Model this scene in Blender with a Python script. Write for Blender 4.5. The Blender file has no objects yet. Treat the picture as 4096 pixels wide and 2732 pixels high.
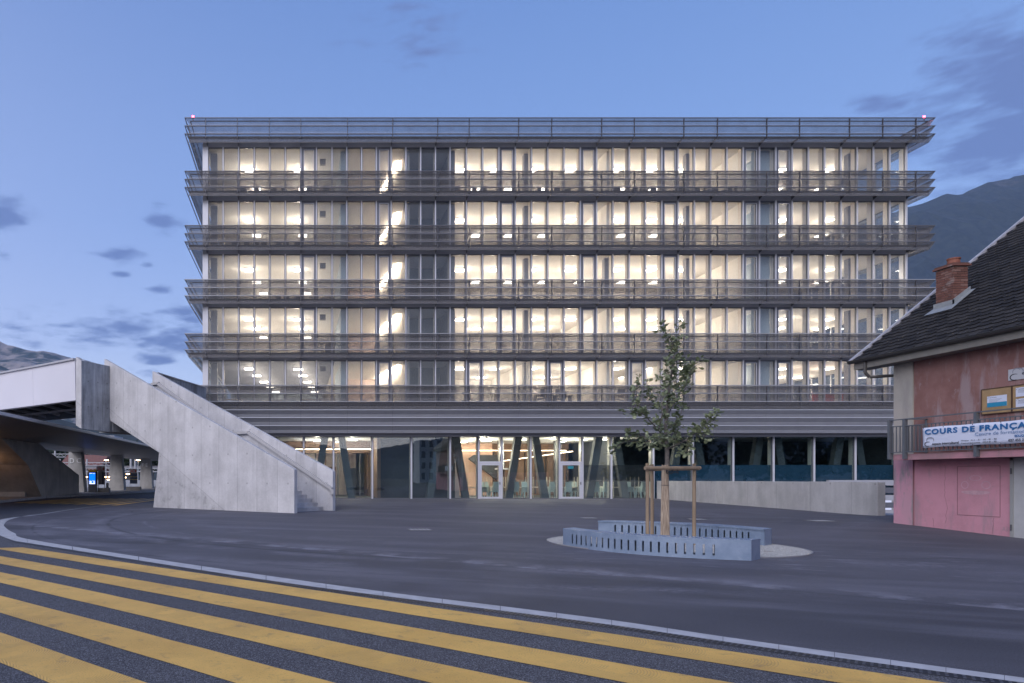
import bpy, bmesh, math, random
from mathutils import Vector, noise
R = math.radians
random.seed(7)
sc = bpy.context.scene
C = sc.collection
# ---------------------------------------------------------------- camera, world, sun, exposure
cam = bpy.data.objects.new('camera', bpy.data.cameras.new('camera')); C.objects.link(cam)
cam.location = (0, 0, 1.4); cam.rotation_euler = (R(90), 0, 0)
cam.data.sensor_width = 36; cam.data.lens = 24.0
cam.data.shift_x = 858/4096; cam.data.shift_y = 546/4096
cam.data.clip_start = .1; cam.data.clip_end = 20000
sc.camera = cam
sc.view_settings.view_transform = 'Standard'; sc.view_settings.look = 'None'
sc.view_settings.exposure = 0.38; sc.view_settings.gamma = 1
sc.cycles.max_bounces = 7; sc.cycles.diffuse_bounces = 4; sc.cycles.transparent_max_bounces = 24
sc.cycles.glossy_bounces = 4; sc.cycles.use_denoising = True; sc.cycles.sample_clamp_indirect = 6
sc.cycles.caustics_reflective = False; sc.cycles.caustics_refractive = False

SUN_AZ = (-.62, -.78); SUN_EL = 32
SKY_NISHITA = .045
world = bpy.data.worlds.new('World'); sc.world = world; world.use_nodes = True
nt = world.node_tree; N = nt.nodes; L = nt.links; N.clear()
def wn(t, **k):
    n = N.new(t)
    for a, b in k.items(): setattr(n, a, b)
    return n
def wmath(op, a, b=None, c=None, clamp=False):
    n = wn('ShaderNodeMath', operation=op); n.use_clamp = clamp
    for i, v in enumerate((a, b, c)):
        if v is None: continue
        if isinstance(v, (int, float)): n.inputs[i].default_value = v
        else: L.new(v, n.inputs[i])
    return n.outputs[0]
def wmix(f, a, b, bt='MIX'):
    n = wn('ShaderNodeMix', data_type='RGBA', blend_type=bt)
    for k, v in ((0, f), (6, a), (7, b)):
        if isinstance(v, (int, float)): n.inputs[k].default_value = v
        elif isinstance(v, tuple): n.inputs[k].default_value = (*v, 1)
        else: L.new(v, n.inputs[k])
    return n.outputs[2]
out = wn('ShaderNodeOutputWorld'); bg = wn('ShaderNodeBackground'); L.new(bg.outputs[0], out.inputs[0])
sky = wn('ShaderNodeTexSky'); sky.sky_type = 'NISHITA'; sky.sun_disc = False
sky.sun_elevation = R(4); sky.sun_rotation = math.atan2(SUN_AZ[0], SUN_AZ[1]); sky.altitude = 500
tc = wn('ShaderNodeTexCoord'); sp = wn('ShaderNodeSeparateXYZ'); L.new(tc.outputs['Generated'], sp.inputs[0])
X, Y, Z = sp.outputs
ramp = wn('ShaderNodeValToRGB'); L.new(Z, ramp.inputs[0])
els = ramp.color_ramp.elements
for p, c in ((0, (.40, .47, .71)), (.08, (.34, .43, .69)), (.2, (.235, .335, .625)), (.34, (.155, .26, .555)), (.58, (.088, .18, .45)), (1, (.07, .14, .36))):
    e = els[0] if p == 0 else els[-1] if p == 1 else els.new(p)
    e.position = p; e.color = (*c, 1)
# the evening side of the sky, behind the camera to the left: paler and a little warmer, wide and soft
west = wmath('MULTIPLY_ADD', X, SUN_AZ[0], wmath('MULTIPLY', Y, SUN_AZ[1]))
westf = wmath('MULTIPLY', wmath('POWER', wmath('MULTIPLY_ADD', west, .5, .5, clamp=True), 1.6), wmath('POWER', wmath('SUBTRACT', 1.0, Z, clamp=True), 1.3))
skycol = wmix(westf, ramp.outputs[0], (1.25, 1.12, 1.16))
# nishita adds the real directional balance
nsc = wmix(1.0, sky.outputs[0], (SKY_NISHITA,)*3, 'MULTIPLY')
skycol = wmix(1.0, skycol, nsc, 'ADD')
# clouds: sky-direction coordinates u = x/y, v = z/y in front, plus plain noise cover elsewhere
nz = wn('ShaderNodeTexNoise'); nz.inputs['Scale'].default_value = 7; nz.inputs['Detail'].default_value = 7; nz.inputs['Roughness'].default_value = .62
mp = wn('ShaderNodeMapping'); mp.inputs['Scale'].default_value = (1, 1, 3.4); L.new(tc.outputs['Generated'], mp.inputs[0]); L.new(mp.outputs[0], nz.inputs[0])
nzf = wn('ShaderNodeTexNoise'); nzf.inputs['Scale'].default_value = 26; nzf.inputs['Detail'].default_value = 6; L.new(mp.outputs[0], nzf.inputs[0])
wob = wmath('ADD', wmath('MULTIPLY', wmath('SUBTRACT', nz.outputs[0], .5), 3.2), wmath('MULTIPLY', wmath('SUBTRACT', nzf.outputs[0], .5), 2.0))
ys = wmath('MAXIMUM', Y, .05); U = wmath('DIVIDE', X, ys); V = wmath('DIVIDE', Z, ys)
def blob(px, py, rx, ry, s):
    u0, v0 = (px-1190)/2731, (1912-py)/2731
    a = wmath('DIVIDE', wmath('SUBTRACT', U, u0), rx/2731); b = wmath('DIVIDE', wmath('SUBTRACT', V, v0), ry/2731)
    d = wmath('SQRT', wmath('ADD', wmath('MULTIPLY', a, a), wmath('MULTIPLY', b, b)))
    return wmath('MULTIPLY', wmath('SUBTRACT', 1.0, d), s, clamp=False)
acc = None
for b in ((520, 1310, 330, 80, .9), (690, 1345, 190, 70, 1), (120, 1230, 160, 40, .35), (500, 1010, 110, 45, 1), (640, 880, 130, 62, 1), (20, 850, 130, 70, 1), (630, 1155, 70, 26, 1),
          (595, 1063, 40, 24, .9), (490, 1098, 50, 18, .9), (630, 1440, 120, 30, 1), (740, 1250, 130, 52, 1), (620, 1495, 130, 34, .8), (1660, 160, 190, 120, .42), (20, 1020, 60, 22, .8), (300, 1360, 60, 36, .5),
          (4200, 300, 620, 300, 1.5), (4050, 540, 560, 230, 1.3), (3500, 405, 190, 60, .7), (4200, 700, 600, 200, .8)):
    v = blob(*b); acc = v if acc is None else wmath('MAXIMUM', acc, v)
cm = wmath('ADD', acc, wmath('MULTIPLY', wob, 1.0))
cl = wn('ShaderNodeMapRange'); cl.interpolation_type = 'SMOOTHSTEP'; cl.inputs[1].default_value = .0; cl.inputs[2].default_value = 1.0; L.new(cm, cl.inputs[0])
front = wmath('MULTIPLY', wmath('GREATER_THAN', Y, .08), wmath('GREATER_THAN', acc, -1.2))
cf = wmath('MULTIPLY', cl.outputs[0], front)
gen = wn('ShaderNodeMapRange'); gen.interpolation_type = 'SMOOTHSTEP'; gen.inputs[1].default_value = .56; gen.inputs[2].default_value = .75; L.new(nz.outputs[0], gen.inputs[0])
cb = wmath('MULTIPLY', wmath('MULTIPLY', gen.outputs[0], .5), wmath('LESS_THAN', Y, -.08))
lowf = wmath('MULTIPLY_ADD', Z, 1.3, 0.0, clamp=True)
cloudcol = wmix(lowf, (.10, .165, .375), (.135, .185, .385))
skycol = wmix(wmath('MULTIPLY', wmath('ADD', cf, cb), .9), skycol, cloudcol)
L.new(skycol, bg.inputs[0]); bg.inputs[1].default_value = 1.0

sl = bpy.data.lights.new('evening_light', 'SUN'); sl.energy = 2.15; sl.angle = R(50); sl.color = (.98, .955, 1.0)
so = bpy.data.objects.new('evening_light', sl); C.objects.link(so)
d = Vector((SUN_AZ[0]*math.cos(R(SUN_EL)), SUN_AZ[1]*math.cos(R(SUN_EL)), math.sin(R(SUN_EL))))
so.rotation_euler = d.to_track_quat('Z', 'Y').to_euler()

# ---------------------------------------------------------------- helpers
F_, X0, Y0, EYE = 2731.0, 1190.0, 1912.0, 1.4
def G(px, py, z=0.0):                                   # where a sight line meets the level z
    y = F_*(EYE-z)/(py-Y0); return ((px-X0)/F_*y, y)
FY = 46.05                                              # the facade plane
def fx(px, y=FY): return (px-X0)/F_*y
def fz(py, y=FY): return EYE+(Y0-py)/F_*y
MATS = {}
def mat(name, col=(.5, .5, .5), rough=.6, metal=0.0, noise_amt=0.0, nscale=4.0, bump=0.0, bscale=60.0, emit=None, estr=0.0, spec=None, custom=None, stretch=(1, 1, 1)):
    if name in MATS: return MATS[name]
    m = bpy.data.materials.new(name); m.use_nodes = True; t = m.node_tree; ns = t.nodes; p = ns['Principled BSDF']
    p.inputs['Base Color'].default_value = (*col, 1); p.inputs['Roughness'].default_value = rough; p.inputs['Metallic'].default_value = metal
    if spec is not None: p.inputs['Specular IOR Level'].default_value = spec
    tcn = ns.new('ShaderNodeTexCoord'); mpn = ns.new('ShaderNodeMapping'); mpn.inputs['Scale'].default_value = stretch
    geo = ns.new('ShaderNodeNewGeometry'); t.links.new(geo.outputs['Position'], mpn.inputs[0])
    if noise_amt:
        a = ns.new('ShaderNodeTexNoise'); a.inputs['Scale'].default_value = nscale; a.inputs['Detail'].default_value = 6; a.inputs['Roughness'].default_value = .6
        t.links.new(mpn.outputs[0], a.inputs[0])
        r = ns.new('ShaderNodeMapRange'); r.inputs[1].default_value = .3; r.inputs[2].default_value = .7; r.inputs[3].default_value = 1-noise_amt; r.inputs[4].default_value = 1+noise_amt
        t.links.new(a.outputs[0], r.inputs[0])
        mx = ns.new('ShaderNodeVectorMath'); mx.operation = 'SCALE'; mx.inputs[0].default_value = col; t.links.new(r.outputs[0], mx.inputs['Scale'])
        t.links.new(mx.outputs[0], p.inputs['Base Color'])
    if bump:
        b = ns.new('ShaderNodeTexNoise'); b.inputs['Scale'].default_value = bscale; b.inputs['Detail'].default_value = 4; t.links.new(mpn.outputs[0], b.inputs[0])
        bn = ns.new('ShaderNodeBump'); bn.inputs['Strength'].default_value = bump; bn.inputs['Distance'].default_value = .01
        t.links.new(b.outputs[0], bn.inputs['Height']); t.links.new(bn.outputs[0], p.inputs['Normal'])
    if emit: p.inputs['Emission Color'].default_value = (*emit, 1); p.inputs['Emission Strength'].default_value = estr
    MATS[name] = m
    if custom: custom(m, t, p)
    return m
class NT:                                               # small node-graph helper
    def __init__(s, t): s.t = t; s.pos = None
    def new(s, ty, **k):
        n = s.t.nodes.new(ty)
        for a, b in k.items(): setattr(n, a, b)
        return n
    def P(s):
        if not s.pos: s.pos = s.new('ShaderNodeNewGeometry').outputs['Position']
        return s.pos
    def link(s, a, b): s.t.links.new(a, b)
    def math(s, op, a, b=None, clamp=False):
        n = s.new('ShaderNodeMath', operation=op); n.use_clamp = clamp
        for i, v in enumerate((a, b)):
            if v is None: continue
            if isinstance(v, (int, float)): n.inputs[i].default_value = v
            else: s.link(v, n.inputs[i])
        return n.outputs[0]
    def noise(s, scale, detail=5, rough=.55, stretch=(1, 1, 1), rot=(0, 0, 0), dist=0, vec=None):
        m = s.new('ShaderNodeMapping'); m.vector_type = 'TEXTURE' if any(rot) else 'POINT'
        if any(rot): m.inputs['Rotation'].default_value = rot; m.inputs['Scale'].default_value = tuple(1/v for v in stretch)
        else: m.inputs['Scale'].default_value = stretch
        s.link(vec or s.P(), m.inputs[0])
        n = s.new('ShaderNodeTexNoise'); n.inputs['Scale'].default_value = scale; n.inputs['Detail'].default_value = detail; n.inputs['Roughness'].default_value = rough; n.inputs['Distortion'].default_value = dist
        s.link(m.outputs[0], n.inputs[0]); return n.outputs[0]
    def rng(s, v, a, b, c=0.0, d=1.0, smooth=True):
        n = s.new('ShaderNodeMapRange'); n.interpolation_type = 'SMOOTHSTEP' if smooth else 'LINEAR'
        for i, x in enumerate((a, b, c, d)): n.inputs[i+1].default_value = x
        s.link(v, n.inputs[0]); return n.outputs[0]
    def mix(s, f, a, b, bt='MIX'):
        n = s.new('ShaderNodeMix', data_type='RGBA', blend_type=bt)
        for k, v in ((0, f), (6, a), (7, b)):
            if isinstance(v, (int, float)): n.inputs[k].default_value = v
            elif isinstance(v, tuple): n.inputs[k].default_value = (*v, 1)
            else: s.link(v, n.inputs[k])
        return n.outputs[2]
    def sep(s, v=None):
        n = s.new('ShaderNodeSeparateXYZ'); s.link(v or s.P(), n.inputs[0]); return n.outputs
    def bump(s, h, p, strength=.3, dist=.01):
        n = s.new('ShaderNodeBump'); n.inputs['Strength'].default_value = strength; n.inputs['Distance'].default_value = dist
        s.link(h, n.inputs['Height']); s.link(n.outputs[0], p.inputs['Normal'])

ORI = {}
def finish(o, parent=None, label=None, cat=None, group=None, kind=None):
    C.objects.link(o)
    if parent is not None: o.parent = parent
    if label: o['label'] = label
    if cat: o['category'] = cat
    if group: o['group'] = group
    if kind: o['kind'] = kind
    return o
def empty(name, loc, label=None, cat=None, group=None, kind=None, parent=None, rz=0):
    o = bpy.data.objects.new(name, None); o.location = loc; o.rotation_euler = (0, 0, rz); o.empty_display_size = .3
    ORI[o.name] = Vector(loc); return finish(o, parent, label, cat, group, kind)
class MB:
    def __init__(s): s.v = []; s.f = []; s.m = []; s.cur = 0
    def add(s, vs, fs):
        b = len(s.v); s.v += [tuple(v) for v in vs]; s.f += [tuple(b+i for i in f) for f in fs]; s.m += [s.cur]*len(fs); return s
    def box(s, x0, x1, y0, y1, z0, z1):
        return s.add([(x0, y0, z0), (x1, y0, z0), (x1, y1, z0), (x0, y1, z0), (x0, y0, z1), (x1, y0, z1), (x1, y1, z1), (x0, y1, z1)],
                     [(0, 3, 2, 1), (4, 5, 6, 7), (0, 1, 5, 4), (1, 2, 6, 5), (2, 3, 7, 6), (3, 0, 4, 7)])
    def hexa(s, p): return s.add(p, [(0, 3, 2, 1), (4, 5, 6, 7), (0, 1, 5, 4), (1, 2, 6, 5), (2, 3, 7, 6), (3, 0, 4, 7)])
    def quad(s, *p): return s.add(p, [tuple(range(len(p)))])
    def prism(s, poly, off):                             # polygon of 3D points pushed by the vector off
        n = len(poly); o = Vector(off); vs = [Vector(p) for p in poly]; vs += [v+o for v in vs]
        return s.add(vs, [tuple(range(n))[::-1], tuple(range(n, 2*n))]+[(i, (i+1) % n, n+(i+1) % n, n+i) for i in range(n)])
    def tube(s, p, q, r, r2=None, n=8, cap=True):
        p, q = Vector(p), Vector(q); r2 = r if r2 is None else r2; d = (q-p).normalized()
        a = d.cross(Vector((0, 0, 1)) if abs(d.z) < .9 else Vector((1, 0, 0))).normalized(); b = d.cross(a)
        vs = []
        for c, rr in ((p, r), (q, r2)):
            for i in range(n):
                t = 2*math.pi*i/n; vs.append(c+a*math.cos(t)*rr+b*math.sin(t)*rr)
        fs = [(i, (i+1) % n, n+(i+1) % n, n+i) for i in range(n)]
        if cap: fs += [tuple(range(n))[::-1], tuple(range(n, 2*n))]
        return s.add(vs, fs)
    def path(s, pts, rs, n=7):
        for i in range(len(pts)-1): s.tube(pts[i], pts[i+1], rs[i], rs[i+1], n, cap=(i == 0 or i == len(pts)-2))
        return s
    def beam(s, p, q, w, h):                             # rectangular bar from p to q, w across (horizontal), h up
        p, q = Vector(p), Vector(q); d = (q-p).normalized(); a = d.cross(Vector((0, 0, 1)))
        a = (a.normalized() if a.length > 1e-4 else Vector((1, 0, 0)))*w/2; b = a.cross(d).normalized()*h/2
        return s.hexa([p-a-b, p+a-b, q+a-b, q-a-b, p-a+b, p+a+b, q+a+b, q-a+b])
    def build(s, name, mats, parent=None, label=None, cat=None, group=None, kind=None, origin=None, loc=None, bevel=0, smooth=False):
        me = bpy.data.meshes.new(name); org = Vector(origin) if origin is not None else Vector((0, 0, 0))
        if parent is not None and origin is None and loc is None: org = ORI.get(parent.name, Vector((0, 0, 0)))
        me.from_pydata([(v[0]-org.x, v[1]-org.y, v[2]-org.z) for v in s.v], [], s.f)
        for m in (mats if isinstance(mats, (list, tuple)) else [mats]): me.materials.append(m)
        if len(me.materials) > 1: me.polygons.foreach_set('material_index', s.m)
        bm = bmesh.new(); bm.from_mesh(me); bmesh.ops.recalc_face_normals(bm, faces=bm.faces); bm.to_mesh(me); bm.free()
        if smooth: me.shade_smooth()
        o = bpy.data.objects.new(name, me)
        if parent is None and origin is not None: o.location = org
        if loc is not None: o.location = loc
        ORI[o.name] = org if loc is None else Vector(loc)
        if bevel:
            md = o.modifiers.new('bevel', 'BEVEL'); md.width = bevel; md.segments = 2; md.limit_method = 'ANGLE'
        return finish(o, parent, label, cat, group, kind)
def inst(src, parent, loc, rz=None, label=None, cat=None, group=None, scale=None):
    o = src.copy(); o.location = loc; o.parent = parent
    for k in ('label', 'category', 'group', 'kind'):
        if k in o: del o[k]
    if rz is not None: o.rotation_euler = (0, 0, rz)
    if scale: o.scale = scale
    C.objects.link(o)
    if label: o['label'] = label
    if cat: o['category'] = cat
    if group: o['group'] = group
    return o
def copy_tree(root, loc, rz=0, label=None, group=None, scale=None):
    r = root.copy(); C.objects.link(r); r.location = loc; r.rotation_euler = (0, 0, rz)
    if scale: r.scale = scale
    if label: r['label'] = label
    if group: r['group'] = group
    for ch in list(root.children):
        c = ch.copy(); C.objects.link(c); c.parent = r
        for g in list(ch.children):
            e = g.copy(); C.objects.link(e); e.parent = c
    return r
ORD = 'zeroth first second third fourth fifth sixth seventh eighth ninth tenth eleventh twelfth thirteenth fourteenth fifteenth sixteenth seventeenth eighteenth nineteenth twentieth'.split()
def text(body, size, loc, xdir, m, parent=None, name='lettering', align='LEFT', offset=0.0, space=1.0, ext=.001, origin=None, shear=0, sx=1.0):
    cu = bpy.data.curves.new(name, 'FONT'); cu.body = body; cu.size = size; cu.align_x = align; cu.offset = offset; cu.space_character = space; cu.extrude = ext; cu.shear = shear
    cu.materials.append(m); cu.resolution_u = 3
    o = bpy.data.objects.new(name, cu)
    x = Vector(xdir).normalized(); y = Vector((0, 0, 1)); z = x.cross(y)
    from mathutils import Matrix
    M = Matrix((x*sx, y, z)).transposed().to_4x4(); M.translation = Vector(loc)-(ORI.get(parent.name, Vector()) if parent is not None else Vector())
    C.objects.link(o); me_ = bpy.data.meshes.new_from_object(o); bpy.data.objects.remove(o); o = bpy.data.objects.new(name, me_); finish(o, parent); o.matrix_local = M
    return o

# ---------------------------------------------------------------- materials
UD = Vector((-.778, .628, 0)); VD = Vector((.628, .778, 0))      # along and across the stair
def concrete(name, col, jdir=None, jstep=1.2, stain=.12, streak=.06, joff=0.0, holes=True, stair=False):
    def cu(m, t, p):
        n = NT(t); big = n.noise(.9, 5, .6); fine = n.noise(14, 6, .65); st = n.noise(3.2, 4, .6, stretch=(1, 1, .12)); pores = n.noise(70, 2, .5)
        f = n.math('ADD', n.rng(big, .3, .7, -stain, stain), n.rng(st, .3, .7, -streak, streak)); f = n.math('ADD', f, n.rng(fine, .3, .7, -.05, .05))
        f = n.math('ADD', f, n.rng(pores, .68, .74, 0, -.12)); f = n.math('ADD', f, 1.0)
        if jdir is not None:
            dp = n.new('ShaderNodeVectorMath', operation='DOT_PRODUCT'); n.link(n.P(), dp.inputs[0]); dp.inputs[1].default_value = tuple(jdir)
            s = n.math('ADD', dp.outputs['Value'], 500.0+joff); q = n.math('DIVIDE', s, jstep); fr = n.math('FRACT', q)
            line = n.rng(n.math('ABSOLUTE', n.math('SUBTRACT', fr, .5)), .020/jstep, .004/jstep)
            wv = n.new('ShaderNodeTexWhiteNoise', noise_dimensions='1D'); n.link(n.math('FLOOR', n.math('ADD', q, .5)), wv.inputs['W'])
            f = n.math('ADD', f, n.math('MULTIPLY', n.math('SUBTRACT', wv.outputs['Value'], .5), .07))
            f = n.math('MULTIPLY', f, n.math('SUBTRACT', 1.0, n.math('MULTIPLY', line, .30)))
            hx = n.math('MULTIPLY', n.math('SUBTRACT', n.math('FRACT', n.math('ADD', q, .5)), .5), jstep)
            pz_ = n.sep()[2]; hzz = n.math('MULTIPLY', n.math('SUBTRACT', n.math('FRACT', n.math('DIVIDE', n.math('ADD', pz_, 3.2), 1.25)), .5), 1.25)
            rr_ = n.math('SQRT', n.math('ADD', n.math('MULTIPLY', hx, hx), n.math('MULTIPLY', hzz, hzz)))
            if holes: f = n.math('MULTIPLY', f, n.math('SUBTRACT', 1.0, n.math('MULTIPLY', n.rng(rr_, .05, .03), .35)))
            if stair:
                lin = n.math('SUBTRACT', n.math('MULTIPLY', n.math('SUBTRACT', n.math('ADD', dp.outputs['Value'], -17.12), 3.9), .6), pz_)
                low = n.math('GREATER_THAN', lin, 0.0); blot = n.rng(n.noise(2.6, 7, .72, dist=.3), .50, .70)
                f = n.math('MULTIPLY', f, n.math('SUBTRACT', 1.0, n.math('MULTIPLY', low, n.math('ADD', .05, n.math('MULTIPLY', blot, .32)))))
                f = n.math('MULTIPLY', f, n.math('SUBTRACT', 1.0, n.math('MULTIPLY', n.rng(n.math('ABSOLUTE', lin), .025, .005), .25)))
                drip = n.rng(n.noise(2.2, 4, .6, stretch=(1, 1, .08)), .55, .72); f = n.math('MULTIPLY', f, n.math('SUBTRACT', 1.0, n.math('MULTIPLY', drip, .10)))
        v = n.new('ShaderNodeVectorMath', operation='SCALE'); v.inputs[0].default_value = col; n.link(f, v.inputs['Scale']); n.link(v.outputs[0], p.inputs['Base Color'])
        n.bump(fine, p, .18, .01)
    return mat(name, col, .78, custom=cu)
M_conc = concrete('fair_faced_concrete', (.50, .49, .50), UD, 1.12, stair=True)
M_concd = concrete('weathered_shaded_concrete', (.30, .315, .34), VD, .55, stain=.22, streak=.25)  # stains and streaks, with shade painted into the darker base
M_concr = concrete('ramp_wall_concrete', (.46, .45, .44), Vector((.137, .99, 0)), 2.6)
M_concp = concrete('pier_concrete', (.40, .385, .37), None, stain=.16)
def cu_asph(m, t, p):                                    # plaza: rolled asphalt with lane-wide tone, tyre arcs, pale dust
    n = NT(t); sx, sy, sz = n.sep()
    big = n.noise(.16, 4, .55, dist=.6); lay = n.noise(.55, 4, .6, stretch=(.25, 1.3, 1), rot=(0, 0, R(-24))); gr = n.noise(240, 3, .8); mid = n.noise(9, 5, .7)
    fine = n.noise(60, 4, .7)
    col = n.mix(n.rng(big, .3, .7), (.040, .039, .043), (.080, .078, .086)); col = n.mix(n.rng(lay, .45, .72), col, (.105, .102, .112))
    # dusty pale trails near the planter and across the front
    def arc(cx, cy, r, w, a):
        dx = n.math('SUBTRACT', sx, cx); dy = n.math('SUBTRACT', sy, cy)
        rr = n.math('SQRT', n.math('ADD', n.math('MULTIPLY', dx, dx), n.math('MULTIPLY', dy, dy)))
        e = n.math('DIVIDE', n.math('ABSOLUTE', n.math('SUBTRACT', rr, r)), w)
        return n.math('MULTIPLY', n.math('SUBTRACT', 1.0, e, clamp=True), a)
    trails = None
    for a in ((4, 31, 13, .35, .5), (4, 31, 14.8, .25, .4), (3, 34, 19.5, .5, .5), (9, 40, 30, .6, .45), (9, 40, 31.8, .3, .4), (-2, 30, 7, .25, .35), (30, 60, 53, .7, .6), (30, 60, 54.6, .3, .5)):
        v = arc(*a); trails = v if trails is None else n.math('MAXIMUM', trails, v)
    tr = n.math('MULTIPLY', trails, n.rng(mid, .35, .65)); tr = n.math('MULTIPLY', tr, n.rng(n.noise(.35, 3, .6), .42, .62))
    col = n.mix(n.math('MULTIPLY', tr, 1.0), col, (.22, .215, .235))
    sl_ = n.math('ADD', n.math('MULTIPLY', n.math('SUBTRACT', sx, 3.24), .634), n.math('MULTIPLY', n.math('SUBTRACT', sy, 10.9), .773))
    sl_ = n.math('ADD', sl_, n.math('MULTIPLY', n.noise(.6, 2, .5), .12)); near = n.rng(sl_, -.35, .25)
    col = n.mix(n.math('MULTIPLY', near, .35), col, (.10, .097, .105)); band_ = n.math('MULTIPLY', n.rng(sl_, .9, .0), n.math('GREATER_THAN', sl_, 0.0))
    col = n.mix(n.math('MULTIPLY', band_, n.math('MULTIPLY', n.rng(n.noise(1.6, 6, .7), .42, .62), .55)), col, (.27, .265, .28))
    col = n.mix(n.math('MULTIPLY', n.rng(n.math('ABSOLUTE', sl_), .03, .008), .6), col, (.03, .03, .033))
    for a in ((4, 31, 11.2, .05, .8), (9, 40, 28.2, .06, .7), (-2, 30, 5.6, .04, .7)):
        col = n.mix(n.math('MULTIPLY', arc(*a), n.rng(n.noise(.8, 3, .6), .45, .55)), col, (.03, .03, .033))
    side = n.math('MULTIPLY', n.rng(n.math('ADD', n.math('MULTIPLY', sx, .6), n.math('MULTIPLY', sy, -.2)), 1.5, -2.5), 1.0)
    for k_, (dr_, w_, a_, c_) in enumerate(((0, .10, .8, (.028, .028, .031)), (.35, .35, .55, (.17, .165, .18)), (-1.1, .08, .6, (.16, .155, .17)), (1.9, .5, .45, (.15, .147, .16)), (2.1, .06, .7, (.03, .03, .033)), (-2.6, .6, .4, (.14, .137, .15)), (3.6, .3, .4, (.16, .155, .17)), (4.4, .9, .3, (.03, .03, .034)))):
        v_ = n.math('MULTIPLY', n.math('MULTIPLY', arc(7.620, 24.626, 13.927+dr_, w_, a_), side), n.rng(n.noise(.5+.1*k_, 4, .65), .40, .58)); col = n.mix(v_, col, c_)
    # chalky spill marks round the planter
    dx = n.math('SUBTRACT', sx, 8.6); dy = n.math('SUBTRACT', sy, 12.6); rr = n.math('SQRT', n.math('ADD', n.math('MULTIPLY', dx, dx), n.math('MULTIPLY', n.math('MULTIPLY', dy, dy), 2.2)))
    sp = n.math('MULTIPLY', n.rng(rr, 5.6, 2.2), n.rng(n.noise(2.2, 7, .72, stretch=(.5, 2.2, 1), rot=(0, 0, R(-30))), .56, .74))
    col = n.mix(n.math('MULTIPLY', sp, .9), col, (.34, .335, .36))
    dk = n.rng(n.noise(1.4, 4, .6, dist=1), .62, .78); col = n.mix(n.math('MULTIPLY', dk, .35), col, (.04, .039, .043))
    col = n.mix(1.0, col, (1.06, 1.07, 1.17), 'MULTIPLY')
    g = n.math('MULTIPLY', n.rng(gr, .3, .7, .45, 1.65, False), n.rng(fine, .3, .7, .68, 1.32, False)); col = n.mix(1.0, col, g, 'MULTIPLY')
    n.link(col, p.inputs['Base Color']); n.bump(gr, p, .35, .004); p.inputs['Roughness'].default_value = .72; p.inputs['Specular IOR Level'].default_value = .35
M_plaza = mat('plaza_asphalt', (.08, .08, .085), .75, custom=cu_asph)
def cu_road(m, t, p):
    n = NT(t); gr = n.noise(95, 3, .75); g2 = n.noise(210, 2, .6); big = n.noise(.4, 4, .6); spk = n.rng(gr, .50, .57)
    col = n.mix(n.rng(big, .3, .7), (.036, .036, .041), (.055, .055, .062)); col = n.mix(n.math('MULTIPLY', spk, .75), col, (.25, .25, .285)); col = n.mix(n.rng(g2, .48, .34, 0, .8), col, (.012, .012, .015))
    n.link(col, p.inputs['Base Color']); n.bump(gr, p, .7, .008); p.inputs['Specular IOR Level'].default_value = .3
M_road = mat('road_asphalt', (.06, .06, .065), .8, custom=cu_road)
def cu_yel(m, t, p):
    n = NT(t); big = n.noise(.8, 5, .65); fine = n.noise(85, 3, .7); wear = n.noise(4.5, 7, .75, dist=.4); sx, sy, sz = n.sep()
    col = n.mix(n.rng(big, .3, .7), (.57, .33, .07), (.73, .44, .10)); col = n.mix(n.math('MULTIPLY', n.rng(wear, .54, .70), .6), col, (.22, .15, .07)); col = n.mix(n.rng(fine, .42, .30, 0, .8), col, (.16, .11, .05))
    # fan-shaped trowel grooves left by the applicator, one fan after another along the stripe
    a = n.math('ADD', n.math('MULTIPLY', sx, .7385), n.math('MULTIPLY', sy, -.6742)); b = n.math('ADD', n.math('MULTIPLY', sx, .6742), n.math('MULTIPLY', sy, .7385))
    fa = n.math('FRACT', n.math('DIVIDE', n.math('ADD', a, 50.0), .46)); fb = n.math('SUBTRACT', n.math('FRACT', n.math('DIVIDE', n.math('ADD', b, .45), .93)), .1)
    da = n.math('MULTIPLY', fa, .46); db = n.math('MULTIPLY', fb, .93); r = n.math('SQRT', n.math('ADD', n.math('MULTIPLY', da, da), n.math('MULTIPLY', db, db)))
    w = n.math('SINE', n.math('MULTIPLY', r, 300.0)); mask = n.math('MULTIPLY', n.rng(n.noise(.55, 3, .6), .47, .60), n.rng(r, .10, .2)); h = n.math('MULTIPLY', w, mask)
    col = n.mix(n.math('MULTIPLY', n.math('LESS_THAN', h, -.3), .4), col, (.34, .22, .08))
    n.link(col, p.inputs['Base Color']); n.bump(n.math('ADD', n.math('MULTIPLY', h, .5), fine), p, .6, .006)
M_yel = mat('yellow_road_paint', (.65, .4, .1), .6, custom=cu_yel)
M_kerb = mat('pale_kerb_concrete', (.40, .40, .42), .8, noise_amt=.16, nscale=5, bump=.3, bscale=90)
M_pave = mat('pavement_concrete', (.24, .235, .235), .8, noise_amt=.12, nscale=2, bump=.2)
M_iron = mat('dark_cast_iron', (.025, .025, .028), .5, metal=.6)
def cu_grav(m, t, p):
    n = NT(t); v = n.new('ShaderNodeTexVoronoi'); v.inputs['Scale'].default_value = 48; n.link(n.P(), v.inputs[0]); w = n.new('ShaderNodeSeparateColor'); n.link(v.outputs['Color'], w.inputs[0])
    col = n.mix(w.outputs[0], (.30, .285, .26), (.56, .54, .50)); col = n.mix(n.rng(n.noise(3, 6, .7), .56, .7, 0, .7), col, (.17, .15, .12)); n.link(col, p.inputs['Base Color']); n.bump(v.outputs['Distance'], p, .8, .015)
M_grav = mat('fine_gravel', (.4, .39, .36), .9, custom=cu_grav)
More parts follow.
